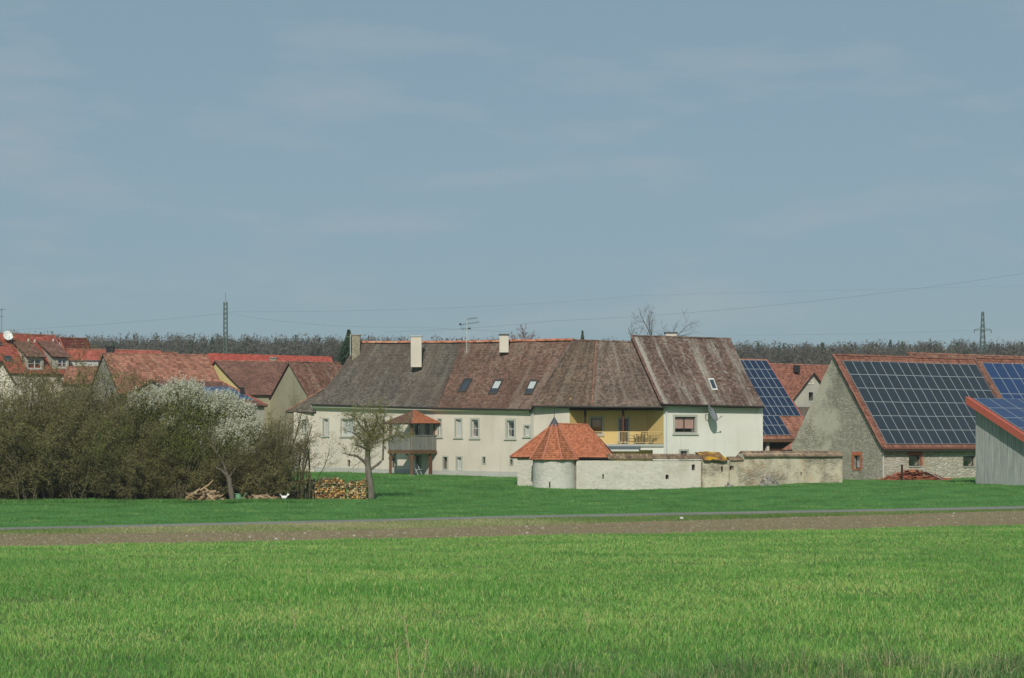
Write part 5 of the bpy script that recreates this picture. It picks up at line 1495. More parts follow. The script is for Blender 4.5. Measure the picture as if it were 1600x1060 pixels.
M['twig'] = m_rnd('twig_olive', [C(90, 84, 62), C(116, 106, 78), C(110, 108, 64), C(134, 126, 96)], .9)
M['bark'] = m_rnd('bark_grey', [C(82, 76, 60), C(104, 98, 78), C(96, 94, 62), C(72, 66, 54)], .95)
M['bark_pale'] = m_wood('bark_pale', C(128, 120, 106), C(86, 80, 68), (1, 1, .3), 7, .95)
M['bark_pear'] = m_wood('bark_pear', C(136, 130, 116), C(92, 86, 76), (1, 1, .3), 8, .95)
M['bud'] = m_rnd('bud_olive', [C(114, 112, 62), C(140, 136, 76), C(106, 112, 60), C(156, 148, 88)], .8, trans=.25)
M['bud_g'] = m_rnd('bud_green', [C(100, 118, 56), C(130, 142, 70), C(112, 122, 60), C(150, 150, 84)], .8, trans=.25)
M['bud_b'] = m_rnd('bud_brown', [C(112, 108, 70), C(136, 128, 84), C(108, 110, 66), C(144, 136, 94)], .8, trans=.15)
M['bud_pear'] = m_rnd('pear_buds', [C(124, 128, 76), C(148, 150, 94), C(136, 134, 84), C(164, 160, 110)], .8, trans=.25)
M['blossom'] = m_rnd('white_blossom', [C(224, 222, 202), C(240, 238, 222), C(210, 212, 188), C(232, 230, 212)], .8, trans=.3)
M['ivy'] = m_rnd('ivy_green', [C(66, 90, 44), C(86, 110, 54), C(74, 98, 48)], .6, trans=.15)

SH = dict(levels=4, twig=2, n=[11, 10, 6], ratio=[.42, .5, .55], ang=[(22, 62), (25, 65), (25, 70)], start=[.08, .15, .1], wob=[.13, .18, .22, .25], trop=[.05, .05, .05, .03], rmin=.006, seg=.5)
def make_shrub(seed, H, stems, spread, bud, name='shrub', budper=2, rb=.05, params=SH, size=(.025, .05)):
    rg = random.Random(seed); pl = Plant(seed)
    for k in range(stems):
        a = 2 * math.pi * (k + rg.random()) / stems; rr = spread * .35 * rg.random() ** .5
        p = Vector((math.cos(a) * rr, math.sin(a) * rr, -.1))
        tilt = rg.uniform(.05, .42) * spread
        d = Vector((math.cos(a) * tilt, math.sin(a) * tilt, 1)).normalized()
        pl.branch(p, d, H * rg.uniform(.62, 1.0), rb * rg.uniform(.6, 1.3), 0, params)
    return pl

protos = []
for i in range(6):
    pl = make_shrub(100 + i, 4.3 + .35 * (i % 3), 9, 1.0 + .15 * (i % 2), None)
    r = thing('shrub', 'x', 'shrub', (0, 0, 0), 'bare shrubs of the thicket')
    pl.wood('stems', M['bark'], r)
    pl.twigs('twigs', M['twig'], r, 1.0)
    pl.leaves('buds', (M['bud'], M['bud_b'], M['bud_g'], M['bud_b'], M['bud'], M['bud_b'])[i], r, 2, (.022, .045), .06, seed=i)
    protos.append(r)
used_p = set()
def place(proto, loc, rz, s, label, group=None, name=None):
    key = proto.as_pointer()
    kids = list(proto.children)
    if key not in used_p: used_p.add(key); r = proto
    else:
        r = proto.copy(); COL.objects.link(r)
        for k in kids:
            c = k.copy(); COL.objects.link(c); c.parent = r
    r.location = loc; r.rotation_euler = (0, 0, rz); r.scale = s if hasattr(s, '__len__') else (s, s, s)
    r['label'] = label
    if group: r['group'] = group
    return r
def gloc(px, d, dz=-.05): x = X(px, d); return Vector((x, d, zgf(x, d) + dz))
ORD = ['first', 'second', 'third', 'fourth', 'fifth', 'sixth', 'seventh', 'eighth', 'ninth', 'tenth', 'eleventh', 'twelfth', 'thirteenth', 'fourteenth']
rg_ = random.Random(4)
front = [(-46, 108.4, 1.3), (-4, 107.9, 1.12), (40, 107.0, 1.3), (78, 107.8, 1.06), (122, 107.0, 1.28), (160, 108.0, 1.02), (204, 106.9, .94), (238, 107.6, .72), (402, 109.0, .84)]
for i, (px, d, s) in enumerate(front):
    place(protos[(i * 5 + 1) % 6], gloc(px, d), rg_.uniform(0, 6.28), (s * 1.05, s * .9, s), 'bare olive shrub in the front row of the thicket, %s from the left' % ORD[i], 'bare shrubs of the thicket')
back = [(-20, 110.6, 1.44), (26, 110.2, 1.5), (62, 110.8, 1.46), (104, 110.4, 1.58), (150, 110.9, 1.5), (184, 110.5, 1.5), (222, 111.2, 1.16), (330, 111.6, .95), (392, 111.4, .92), (424, 110.8, 1.06)]
for i, (px, d, s) in enumerate(back):
    place(protos[(i * 2 + 3) % 6], gloc(px, d), rg_.uniform(0, 6.28), (s * 1.05, s * .9, s), 'tall bare shrub in the rear row of the thicket, %s from the left' % ORD[i], 'bare shrubs of the thicket')
# low tangled undergrowth closing the foot of the thicket
US = dict(SH); US['n'] = [12, 9, 6]; US['ratio'] = [.5, .5, .5]; US['start'] = [.05, .1, .1]; US['trop'] = [.0, .02, .02, .02]
und = []
for i in range(3):
    pl = make_shrub(700 + i, 2.3, 10, 1.5, None, params=US, rb=.02)
    r = thing('undergrowth', 'x', 'undergrowth', (0, 0, 0), 'undergrowth below the thicket')
    pl.wood('stems', M['bark'], r); pl.twigs('twigs', M['twig'], r, 1.3); pl.leaves('buds', (M['bud_b'], M['ivy'], M['bud_b'])[i], r, 2, (.025, .05), .06, seed=40 + i)
    und.append(r)
for i, px in enumerate(range(-30, 420, 32)):
    d = 109.4 + 1.2 * math.sin(i * 2.1)
    place(und[i % 3], gloc(px, d), i * 1.3, (1.15, 1., 1.), 'low tangled dark undergrowth clump inside the thicket, %s from the left' % ORD[i] if i < 14 else 'low tangled dark undergrowth clump at the right end inside the thicket', 'undergrowth below the thicket')
for i, px in enumerate(range(-20, 410, 40)):
    place(und[(i + 1) % 3], gloc(px, 112.6), i * 2.3, (1.3, 1., 1.25), 'dark bramble clump behind the thicket stems, %s from the left' % ORD[i], 'brambles behind the thicket')
# slender saplings at the right end of the thicket
SP = dict(SH); SP['n'] = [7, 6, 4]; SP['start'] = [.38, .2, .1]; SP['wob'] = [.11, .2, .25, .25]; SP['trop'] = [.05, .02, 0, 0]
sap = []
for i in range(2):
    pl = make_shrub(300 + i, 4.6, 4, .8, None, params=SP, rb=.055)
    r = thing('sapling', 'x', 'sapling', (0, 0, 0), 'open saplings')
    pl.wood('stems', M['bark'], r); pl.twigs('twigs', M['twig'], r, 1.); pl.leaves('buds', M['bud'] if i else M['bud_b'], r, 1, (.02, .04), .05, seed=20 + i)
    sap.append(r)
place(sap[0], gloc(432, 108.6), 1., 1.12, 'open yellowish sapling left of the log stack')
place(sap[1], gloc(464, 109.4), 2.6, 1.02, 'thin bare sapling in front of the log stack left end')
place(sap[0], gloc(408, 108.2), 4.2, .9, 'thin bare sapling behind the white hen')
place(sap[1], gloc(482, 109.8), 5.1, .9, 'airy bare sapling overlapping the log stack, nearest the pear tree')
place(sap[0], gloc(428, 110.4), 2.2, 1.3, 'tallest yellowish sapling rising before the olive gable')
place(sap[1], gloc(448, 111.5), .4, .92, 'slim sapling standing behind the hen and before the farmhouse annex')

# blossoming plum trees: lobed crowns; blossom sits in dense sprays along upswept twigs
def plum(seed, label, px, d, lobes, n=9000):
    g = np.random.default_rng(seed); loc = gloc(px, d); r = thing('plum_tree', label, 'tree', (0, 0, 0))
    P0, P1, P2, WH = [], [], [], []
    tot = sum(l[2] ** 2 for l in lobes)
    for lx, ly, lr, wlo in lobes:
        m = int(n * lr ** 2 / tot); c = np.array([X(lx, d) - loc.x, g.uniform(-.5, .5), Zp(ly, d) - loc.z])
        u = g.normal(size=(m, 3)); u /= np.linalg.norm(u, axis=1)[:, None]; u[:, 2] = np.where(u[:, 2] < -.6, -u[:, 2], u[:, 2])
        az = np.arctan2(u[:, 1], u[:, 0])
        rad = g.uniform(.35, 1, m) ** .5 * (.92 + .14 * np.sin(5 * az + lx) * np.sin(6 * u[:, 2] + ly) + g.normal(0, .07, m))
        p2 = c + u * rad[:, None] * lr * np.array([1, .85, 1])
        dr = u * .55 + np.array([0, 0, .75]) + g.normal(0, .28, (m, 3)); dr /= np.linalg.norm(dr, axis=1)[:, None]
        shell = rad > .74
        L = np.where(shell, g.uniform(.35, .85, m), g.uniform(.2, .6, m))[:, None]
        p2 = p2 + np.where(shell & (g.uniform(0, 1, m) < .25), g.uniform(.05, .4, m), 0)[:, None] * dr
        p0 = p2 - dr * L; p1 = (p0 + p2) / 2 + g.normal(0, .035, (m, 3)) - np.array([0, 0, .03])
        P0.append(p0); P1.append(p1); P2.append(p2)
        WH.append(shell & (u[:, 2] + g.normal(0, .18, m) > wlo) & (g.uniform(0, 1, m) < .85))
    P0, P1, P2, WH = map(np.concatenate, (P0, P1, P2, WH))
    pl = Plant(seed); pl.tw = [(Vector(a), Vector(b), Vector(c), .008) for a, b, c in zip(P0, P1, P2)]
    rg = random.Random(seed)
    for k in range(34):
        i = rg.randrange(len(P0)); e = Vector(P0[i]) * .95; st = Vector((rg.uniform(-.3, .3), rg.uniform(-.2, .2), -.1)); mid = st.lerp(e, .5) + Vector((rg.uniform(-.3, .3), rg.uniform(-.2, .2), rg.uniform(.1, .5)))
        pl.br.append(([st, st.lerp(mid, .6) + Vector((0, 0, .1)), mid, mid.lerp(e, .5) + Vector((0, 0, .06)), e], .07, .012))
    pl.wood('trunk', M['bark'], r); pl.twigs('twigs', M['twig'], r, 1.0)
    wt = Plant(seed); wt.tw = [t for t, w in zip(pl.tw, WH) if w]; gr = Plant(seed); gr.tw = [t for t, w in zip(pl.tw, WH) if not w]
    wt.leaves('blossoms', M['blossom'], r, 15, (.018, .038), .03, seed=seed, flat=.9)
    gr.leaves('buds', M['bud_g'], r, 4, (.025, .05), .06, seed=seed + 1)
    r.location = loc; return r
plum(411, 'large spreading plum tree crowned with white blossom at the thicket centre', 278, 108.6, [(226, 640, 1.15, .25), (254, 640, 1.35, .25), (288, 637, 1.75, .35), (318, 650, 1.35, .3), (270, 685, 1.7, .9), (305, 700, 1.8, .8)], 12000)
plum(412, 'lower white blossoming plum right of the large spreading one', 360, 109.6, [(346, 642, 1.25, -.1), (372, 656, 1.2, -.3), (394, 680, .9, -.4), (356, 690, 1.4, .2), (380, 710, 1.0, .3)], 9000)

# pale leaning trunk before the thicket
def limb(mb, pts, r0, r1, d, n=9):
    P = [W(px, py, d + o) for px, py, o in pts]
    # smooth polyline
    Q = []
    for i in range(len(P) - 1):
        for k in range(3): Q.append(P[i].lerp(P[i + 1], k / 3))
    Q.append(P[-1])
    mb.tube(Q, [r0 + (r1 - r0) * i / (len(Q) - 1) + .012 * math.sin(i * 2.3) for i in range(len(Q))], n, cap=True)
    return Q
lt = thing('old_tree', 'old tree with pale leaning trunk at the edge of the thicket', 'tree', tuple(gloc(364, 106.6)))
mb = MB(); pl = Plant(51); PT = dict(SH); PT['twig'] = 1; PT['levels'] = 3; PT['n'] = [6, 5, 4]; PT['start'] = [.1, .1, .1]
Q0 = limb(mb, [(364, 788, 0), (361, 770, 0), (358, 750, .1), (356, 744, .1)], .17, .12, 106.6)
Q1 = limb(mb, [(356, 745, .1), (346, 735, 0), (338, 731, -.1)], .09, .05, 106.6)
Q2 = limb(mb, [(356, 746, .1), (350, 728, .3), (342, 712, .4), (334, 700, .5), (331, 680, .6)], .075, .025, 106.6)
Q3 = limb(mb, [(342, 712, .4), (328, 694, .2)], .05, .03, 106.6)
Q4 = limb(mb, [(357, 748, .1), (366, 734, .9), (372, 718, 1.5)], .05, .02, 106.6)
mb.build('trunk', M['bark_pale'], lt, smooth=True)
for Q in (Q1, Q2, Q3, Q4):
    for p in Q[2:]:
        for k in range(3):
            pl.branch(p, Vector((pl.r.gauss(0, .7), pl.r.gauss(0, .5), pl.r.uniform(.1, 1))).normalized(), pl.r.uniform(.5, 1.2), .014, 1, PT)
pl.twigs('crown', M['twig'], lt, 1.0)

# pear tree in front of the farmhouse
D = 111.6
pt = thing('pear_tree', 'gnarled old pear tree standing before the cream farmhouse', 'tree', tuple(gloc(580, D)))
mb = MB(); pl = Plant(77)
main = limb(mb, [(580, 783, 0), (579, 762, 0), (576, 740, 0), (574, 718, 0), (575, 700, .1), (577, 682, .2), (573, 668, .3), (569, 655, .3)], .24, .07, D)
a1 = limb(mb, [(575, 728, 0), (566, 719, -.2), (558, 713, -.4), (546, 711, -.6), (536, 708, -.7)], .10, .03, D)
a2 = limb(mb, [(580, 733, 0), (590, 726, .2), (598, 719, .3), (599, 700, .4), (599, 672, .5), (600, 652, .4), (604, 641, .4)], .085, .03, D)
a3 = limb(mb, [(575, 704, 0), (563, 697, -.5), (554, 696, -.9)], .06, .025, D)
a4 = limb(mb, [(577, 694, 0), (586, 692, -.3), (594, 690, -.5)], .07, .03, D)
a5 = limb(mb, [(576, 684, .1), (584, 672, .2), (590, 660, .3), (588, 646, .4)], .08, .03, D)
a6 = limb(mb, [(574, 676, .2), (562, 664, 0), (556, 654, -.2), (547, 649, -.3)], .07, .025, D)
a7 = limb(mb, [(578, 690, .1), (592, 680, .3), (608, 672, .5), (626, 668, .7)], .07, .025, D)
a8 = limb(mb, [(599, 690, .4), (612, 682, .2), (626, 680, 0), (634, 686, 0)], .05, .02, D)
a9 = limb(mb, [(576, 700, 0), (562, 684, .4), (550, 676, .7)], .06, .025, D)
mb.build('trunk', M['bark_pear'], pt, smooth=True)
PP = dict(levels=4, twig=1, n=[5, 4, 3], ratio=[.6, .6, .6], ang=[(30, 80), (30, 80), (30, 80)], start=[.15, .1, .1], wob=[.25, .3, .3, .3], trop=[.03, .04, .02, .02], rmin=.007, seg=.4)
for Q, den, L in ((main[10:], 2, .7), (a1, 1, .8), (a2[9:], 2, .65), (a3, 1, .6), (a4, 2, .55), (a5, 3, .7), (a6, 3, .7), (a7, 3, .65), (a8, 2, .65), (a9, 2, .65)):
    for p in Q:
        for k in range(den):
            pl.branch(p, Vector((pl.r.gauss(0, .8), pl.r.gauss(0, .7), pl.r.uniform(-.35, 1))).normalized(), L * 1.35 * pl.r.uniform(.45, 1.2), .014, 1, PP)
pl.twigs('twigs', M['twig'], pt, 1.0)
zc_ = Zp(705, D)
pl.leaves('leaf_buds', M['bud_pear'], pt, 4, (.018, .04), .055, keep=lambda c, g: (c[:, 2] > zc_ - g.uniform(0, .6, len(c))), seed=5)
# ------------------------------------------------------------------ far wood on the hill
def tree_cloud(rg, n_tw, H, R, w, conifer=False):
    """ribbons of one distant tree around the origin"""
    if conifer:
        z = rg.uniform(.12, 1, n_tw) ** 1.0 * H; rr = R * (1 - z / H) ** .65 * rg.uniform(.25, 1, n_tw); a = rg.uniform(0, 6.283, n_tw)
        p0 = np.stack([np.cos(a) * rr * .3, np.sin(a) * rr * .3, z + .3], -1)
        p1 = np.stack([np.cos(a) * rr, np.sin(a) * rr, z - .35 + rg.normal(0, .2, n_tw)], -1); w = w * 2.6
    else:
        a = rg.uniform(0, 6.283, n_tw); e = rg.uniform(0, 1, n_tw) ** .5
        u = rg.normal(size=(n_tw, 3)); u /= np.linalg.norm(u, axis=1)[:, None]; u[:, 2] = np.abs(u[:, 2]) * 1.25 - .35
        rad = rg.uniform(.35, 1, n_tw)[:, None]
        p1 = u * rad * np.array([R, R, H * .42]) + np.array([0, 0, H * .58])
        dirv = u * .7 + np.array([0, 0, .3]) + rg.normal(0, .5, (n_tw, 3))
        p0 = p1 - dirv * rg.uniform(.6, 1.6, n_tw)[:, None]
    return p0, p1, w
def ribbons(p0, p1, w, rg):
    d = p1 - p0; s = np.cross(d, rg.normal(size=d.shape)); s /= np.linalg.norm(s, axis=1)[:, None] + 1e-9
    w = np.broadcast_to(np.asarray(w, float), (len(p0),))[:, None]
    return np.stack([p0 - s * w, p0 + s * w, p1], 1)
M['far_twig'] = m_rnd('far_wood_twigs', [C(78, 73, 63), C(92, 86, 74), C(86, 78, 67), C(102, 96, 82), C(82, 80, 66)], .95, patch=C(84, 90, 78), pscale=.02, pr=(.45, .65), pamt=.6)
M['far_green'] = m_rnd('far_conifer', [C(50, 68, 50), C(62, 80, 58), C(56, 72, 50)], .9)
M['tree_red'] = m_rnd('reddish_twigs', [C(112, 82, 74), C(130, 98, 86)], .95)
rg = np.random.default_rng(8)
VD, VR, CV, CR = [], [], [], []
for d in np.arange(478, 830, 13.0):
    half = d * .32 + 25
    for x in np.arange(-half, half, 6.4 + (d - 478) * .006):
        xx = x + rg.uniform(-3, 3); dd = d + rg.uniform(-6, 6)
        px = 800 + FPX * xx / dd
        H = rg.uniform(13.5, 18.5) - np.interp(px, [-100, 300, 900, 1200, 1700], [0, .5, 2.0, 3.2, 2.6]); R = rg.uniform(3.0, 4.8)
        base = np.array([xx, dd, zgf(xx, dd)])
        con = rg.random() < np.interp(px, [0, 300, 1100, 1250, 1600], [.01, .03, .02, .10, .07])
        n = int(np.interp(d, [478, 600, 830], [260, 190, 110]))
        if con: p0, p1, w = tree_cloud(rg, 260, H * .88, 3.4, .14, True)
        else: p0, p1, w = tree_cloud(rg, n, H, R, .16)
        q = ribbons(p0 + base, p1 + base, w * rg.uniform(.6, 1.5, len(p0)), rg)
        tone = np.clip(rg.uniform(0, 1) * .7 + rg.uniform(0, .3, len(q)), 0, 1)
        (CV if con else VD).append(q); (CR if con else VR).append(tone)
        if d < 560:      # trunk
            t0 = base[None, :] + np.array([[0, 0, -1]]); t1 = base[None, :] + np.array([[0, 0, H * .7]])
            VD.append(ribbons(t0, t1, .16, rg)); VR.append(np.array([tone[0]]))
for nm, Vs, Rs, mt in (('far_wood', VD, VR, 'far_twig'), ('far_conifers', CV, CR, 'far_green')):
    V = np.concatenate(Vs).reshape(-1, 3); R = np.concatenate(Rs)
    o = mk(nm, V, np.arange(len(V)).reshape(-1, 3), M[mt], rnd=R, kind='stuff')
tag(bpy.data.objects['far_wood'], 'leafless grey brown wood covering the hill behind the village', 'wood')
tag(bpy.data.objects['far_conifers'], 'dark green conifers scattered through the leafless hill wood', 'conifers')

def far_tree(name, label, px, d, pytop, R, mat, n, w, con=False, seed=1):
    x = X(px, d); zb = zgf(x, d); H = Zp(pytop, d) - zb
    r = thing(name, label, 'tree', (x, d, zb)); g = np.random.default_rng(seed)
    if con:
        p0, p1, w = tree_cloud(g, n, H, R, w, True)
        q = ribbons(p0 + [x, d, zb], p1 + [x, d, zb], w, g)
        mk('crown', q.reshape(-1, 3), np.arange(len(q) * 3).reshape(-1, 3), mat, r, rnd=g.uniform(0, 1, len(q)), kind='stuff')
        MB().tube([Vector((x, d, zb - .3)), Vector((x, d, zb + H * .9))], [.28, .05], 6).build('trunk', M['darkwood'], r)
    else:
        pl = Plant(seed); PF = dict(levels=4, twig=2, n=[12, 10, 9], ratio=[.42, .5, .5], ang=[(25, 60), (25, 60), (25, 60)], start=[.45, .25, .15], wob=[.06, .12, .18, .2], trop=[.05, .06, .05, .04], rmin=w, seg=1.2)
        pl.branch(Vector((x, d, zb - .3)), Vector((0, 0, 1)), H * .86, .28, 0, PF)
        pl.wood('trunk', M['bark'], r); pl.twigs('crown', mat, r, 1.0)
    return r
M['far_tw2'] = m_rnd('bare_tree_twigs', [C(92, 86, 80), C(110, 104, 96)], .95)
far_tree('bare_tree', 'bare leafless tree rising behind the loggia house ridge', 1003, 192, 489, 5, M['far_tw2'], 0, .014, seed=31)
far_tree('conifer', 'dark conifer behind the leftmost farmhouse chimney', 545, 186, 520, 4.2, M['far_green'], 7000, .05, True, 34)
far_tree('red_tree', 'reddish bare tree above the farmhouse ridge right of its last chimney', 846, 420, 514, 3.4, M['tree_red'], 0, .05, seed=35)
far_tree('conifer', 'small green conifer above the dark roof left of the bare trees', 910, 330, 519, 2.6, M['far_green'], 700, .07, True, 36)

# ------------------------------------------------------------------ lattice masts and wires
def lattice(name, label, px, d, pytop, pybot, wt, wb, arms=(), rod=None, seg=10, bar=.06):
    x = X(px, d); zt, zb = Zp(pytop, d), zgf(x, d) - .5
    r = thing(name, label, 'pylon', (x, d, zb + .5))
    for sx in (-1, 1):
        for sy in (-1, 1):
            MB().beam(Vector((x + sx * wb / 2, d + sy * wb / 2, zb)), Vector((x + sx * wt / 2, d + sy * wt / 2, zt)), bar * 1.5).build('leg', M['steel_green'], r)
    mb = MB()
    for i in range(seg):
        for a, b in ((-1, 1), (1, -1)):
            t0, t1 = i / seg, (i + 1) / seg
            w0, w1 = wb + (wt - wb) * t0, wb + (wt - wb) * t1; z0, z1 = zb + (zt - zb) * t0, zb + (zt - zb) * t1
            for sy in (-1, 1):
                mb.beam(Vector((x + a * w0 / 2, d + sy * w0 / 2, z0)), Vector((x + b * w1 / 2, d + sy * w1 / 2, z1)), bar)
                mb.beam(Vector((x + sy * w0 / 2, d + a * w0 / 2, z0)), Vector((x + sy * w1 / 2, d + b * w1 / 2, z1)), bar)
    mb.build('bracing', M['steel_green'], r)
    for py, hw in arms:
        z = Zp(py, d); m = MB(); m.beam(Vector((x - hw, d, z)), Vector((x + hw, d, z)), bar * 2); m.beam(Vector((x - hw, d, z)), Vector((x, d, z + hw * .35)), bar); m.beam(Vector((x + hw, d, z)), Vector((x, d, z + hw * .35)), bar)
        m.build('cross_arm', M['steel_green'], r)
        for sx in (-1, 1): MB().tube([Vector((x + sx * hw * .95, d, z)), Vector((x + sx * hw * .95, d, z - .9))], .09, 5).build('insulator', M['black'], r)
    if rod: MB().tube([Vector((x, d, zt)), Vector((x, d, Zp(rod, d)))], .05, 5).build('top_rod', M['steel'], r)
    return r
lattice('lattice_mast', 'slim green lattice mast above the scarlet roof', 352.3, 340, 472, 0, .55, .8, rod=457, seg=26, bar=.07)
lattice('power_pylon', 'power pylon with cross arms on the right horizon', 1535.5, 560, 487, 0, .5, 2.4, arms=((516, 2.6), (540, 2.0)), seg=14, bar=.10)
def wire(label, pts, r=.03, mat='steel'):
    r *= .42
    P = [W(*p) for p in pts]; Q = []
    xs = np.array([p.x for p in P]); 
    for i in range(len(P) - 1):
        n = 10
        for k in range(n):
            t = k / n; q = P[i].lerp(P[i + 1], t); q.z -= pts[i][3] * 4 * t * (1 - t) if len(pts[i]) > 3 else 0; Q.append(q)
    Q.append(P[-1])
    o = MB().tube(Q, r, 4, cap=False).build('power_line', M[mat], loc=tuple(P[0]))
    tag(o, label, 'power line'); return o
_W = W
def W(px, py, d, *a): return _W(px, py, d)
wire('thin power line running left from the lattice mast', [(-40, 518, 330, .4), (352, 489.5, 340)], .035)
wire('thin power line running right from the lattice mast down to the ridge', [(352, 489.5, 340, .8), (640, 511, 330), (800, 519, 325)], .035)
wire('long power line climbing to the right above the farmhouse roof', [(600, 519, 330, .3), (860, 502, 320, 1.2), (1640, 421, 300)], .035)
wire('faint upper power line crossing to the right pylon', [(352, 487.5, 340, 1.0), (1000, 462, 450), (1620, 446, 500)], .03)
wire('pale wire crossing before the hill wood at left', [(95, 531.5, 230, .15), (350, 527, 235, .1), (556, 525.5, 165)], .022, 'zinc')
wire('faint power line reaching the right pylon cross arm', [(1150, 524, 540, .3), (1528, 516, 560)], .045)
W = _W
# ------------------------------------------------------------------ stacked firewood
M['log_end'] = m_rnd('split_log', [C(196, 150, 88), C(214, 170, 106), C(160, 108, 62), C(128, 92, 60), C(204, 184, 144), C(84, 66, 50)], .9)
def logs(label, px0, px1, top, d, depth, seed, dark=0.):
    rg = random.Random(seed); x0, x1 = X(px0, d), X(px1, d); zb = zgf((x0 + x1) / 2, d) - .03
    r = thing('log_stack', label, 'log stack', ((x0 + x1) / 2, d, zb)); V = []; Fc = []; R = []
    z = zb; row = 0
    while True:
        x = x0 + rg.uniform(0, .08); hmax = 0
        any_ = False
        while x < x1:
            s = rg.uniform(.05, .095); xx = x + s
            zt = top((xx - x0) / (x1 - x0), zb, d)
            zz = z + rg.uniform(-.015, .015)
            if zz < zt:
                any_ = True; n = rg.choice((3, 4, 5, 6)); a0 = rg.uniform(0, 6.28); b = len(V); yo = rg.uniform(-.12, .10); sk = rg.uniform(-.05, .05)
                rr = rg.random() if rg.random() > dark else rg.uniform(.8, 1)
                for yy in (d - depth / 2 + yo, d + depth / 2):
                    for k in range(n):
                        an = a0 + 2 * math.pi * k / n; V.append((xx + math.cos(an) * s * 1.08 + (sk if yy > d else 0), yy, zz + s * .8 + math.sin(an) * s * .92))
                Fc.append([b + k for k in range(n)]); R.append(rr)
                for k in range(n): Fc.append([b + k, b + (k + 1) % n, b + n + (k + 1) % n, b + n + k]); R.append(min(1, rr * .4 + .55))
            x += 2 * s * .93
        z += .125; row += 1
        if not any_ or row > 40: break
    mk('logs', V, Fc, M['log_end'], r, rnd=R, kind='stuff')
logs('large rounded stack of split firewood logs in front of the farmhouse', 487, 540, lambda u, zb, d: zb + 1.2 * min(1, .62 + u * 1.3) * (1 - .22 * max(0, u - .7) / .3) , 111.8, 1.0, 5, .15)
logs('short square stack of darker firewood beside the pear tree', 541, 571.5, lambda u, zb, d: zb + 1.0 + .12 * u, 111.6, 1.0, 6, .35)
logs('dark weathered firewood stack half hidden behind the saplings', 452, 489, lambda u, zb, d: zb + .98 + .1 * u, 112.6, 1.0, 7, .92)
M['dead'] = m_rnd('dead_wood', [C(176, 150, 116), C(150, 124, 94), C(190, 168, 136), C(120, 100, 78)], .95)
def brush(label, px0, px1, pytop, d, n, seed, long=(.5, 1.4)):
    rg = random.Random(seed); x0, x1 = X(px0, d), X(px1, d); zb = zgf((x0 + x1) / 2, d); H = Zp(pytop, d) - zb
    r = thing('brushwood_pile', label, 'wood pile', ((x0 + x1) / 2, d, zb)); mb = MB()
    for i in range(n):
        a = rg.uniform(-1, 1); env = (1 - a * a); L = rg.uniform(*long); an = rg.uniform(0, 6.28); el = rg.uniform(-.25, .8)
        c = Vector(((x0 + x1) / 2 + a * (x1 - x0) / 2, d + rg.uniform(-.6, .6), zb + H * env * rg.random()))
        v = Vector((math.cos(an) * math.cos(el), math.sin(an) * math.cos(el), math.sin(el))) * L / 2
        rr = rg.uniform(.02, .10); mb.tube([c - v, c + v * .3 + Vector((0, 0, .04)), c + v], [rr, rr * .9, rr * .6], 5)
    mk('branches', mb.v, mb.f, M['dead'], r, rnd=[(i // 12 * .37) % 1 for i in range(len(mb.f))], kind='stuff')
brush('pile of broken pale dead wood at the thicket foot', 290, 346, 766, 106.2, 110, 2, (.4, 1.0))
brush('low scatter of brown brushwood behind the green watering can', 382, 436, 775, 107.6, 60, 3, (.4, .9))
fp = thing('fallen_branch', 'long fallen branch slanting up over the dead wood pile', 'branch', tuple(W(296, 779, 105.8)))
MB().tube([W(296, 779, 105.8), W(312, 767, 106), W(326, 758, 106.2), W(333, 750, 106.4)], [.06, .06, .045, .02], 6).build('branch_stem', M['dead'], fp)
MB().tube([W(319, 763, 106.1), W(329, 770, 106.2)], [.035, .015], 5).build('side_twig', M['dead'], fp)

# green watering can beside the pale trunk
wc0 = gloc(373.5, 106.8, 0)
wc = thing('watering_can', 'faded green watering can lying by the pale trunk', 'watering can', tuple(wc0))
g_ = m_flat('faded_green_plastic', C(112, 158, 120), .6, .3)
MB().tube([wc0 + Vector((-.02, 0, 0)), wc0 + Vector((-.04, 0, .2)), wc0 + Vector((-.07, 0, .36)), wc0 + Vector((-.08, 0, .40))], [.15, .17, .16, .1], 12).build('body', g_, wc)
MB().tube([wc0 + Vector((.08, 0, .06)), wc0 + Vector((.25, 0, .24)), wc0 + Vector((.38, -.02, .42))], [.045, .03, .025], 7).build('spout', g_, wc)
MB().tube([wc0 + Vector((.38, -.02, .42)), wc0 + Vector((.42, -.02, .47))], [.03, .07], 8).build('rose', g_, wc)
MB().tube([wc0 + Vector((-.2, 0, .1)), wc0 + Vector((-.33, 0, .26)), wc0 + Vector((-.26, 0, .42)), wc0 + Vector((-.08, 0, .44)), wc0 + Vector((.04, 0, .37))], .022, 6).build('handle', g_, wc)

# white hen in the grass
hp = gloc(444, 107.2, .0)
hen = thing('hen', 'small white hen standing in the grass before the saplings', 'hen', tuple(hp))
wht = m_flat('white_feathers', C(240, 240, 234), .9, .1); redc = m_flat('comb_red', C(186, 52, 44), .7); yel = m_flat('leg_yellow', C(196, 160, 70), .7)
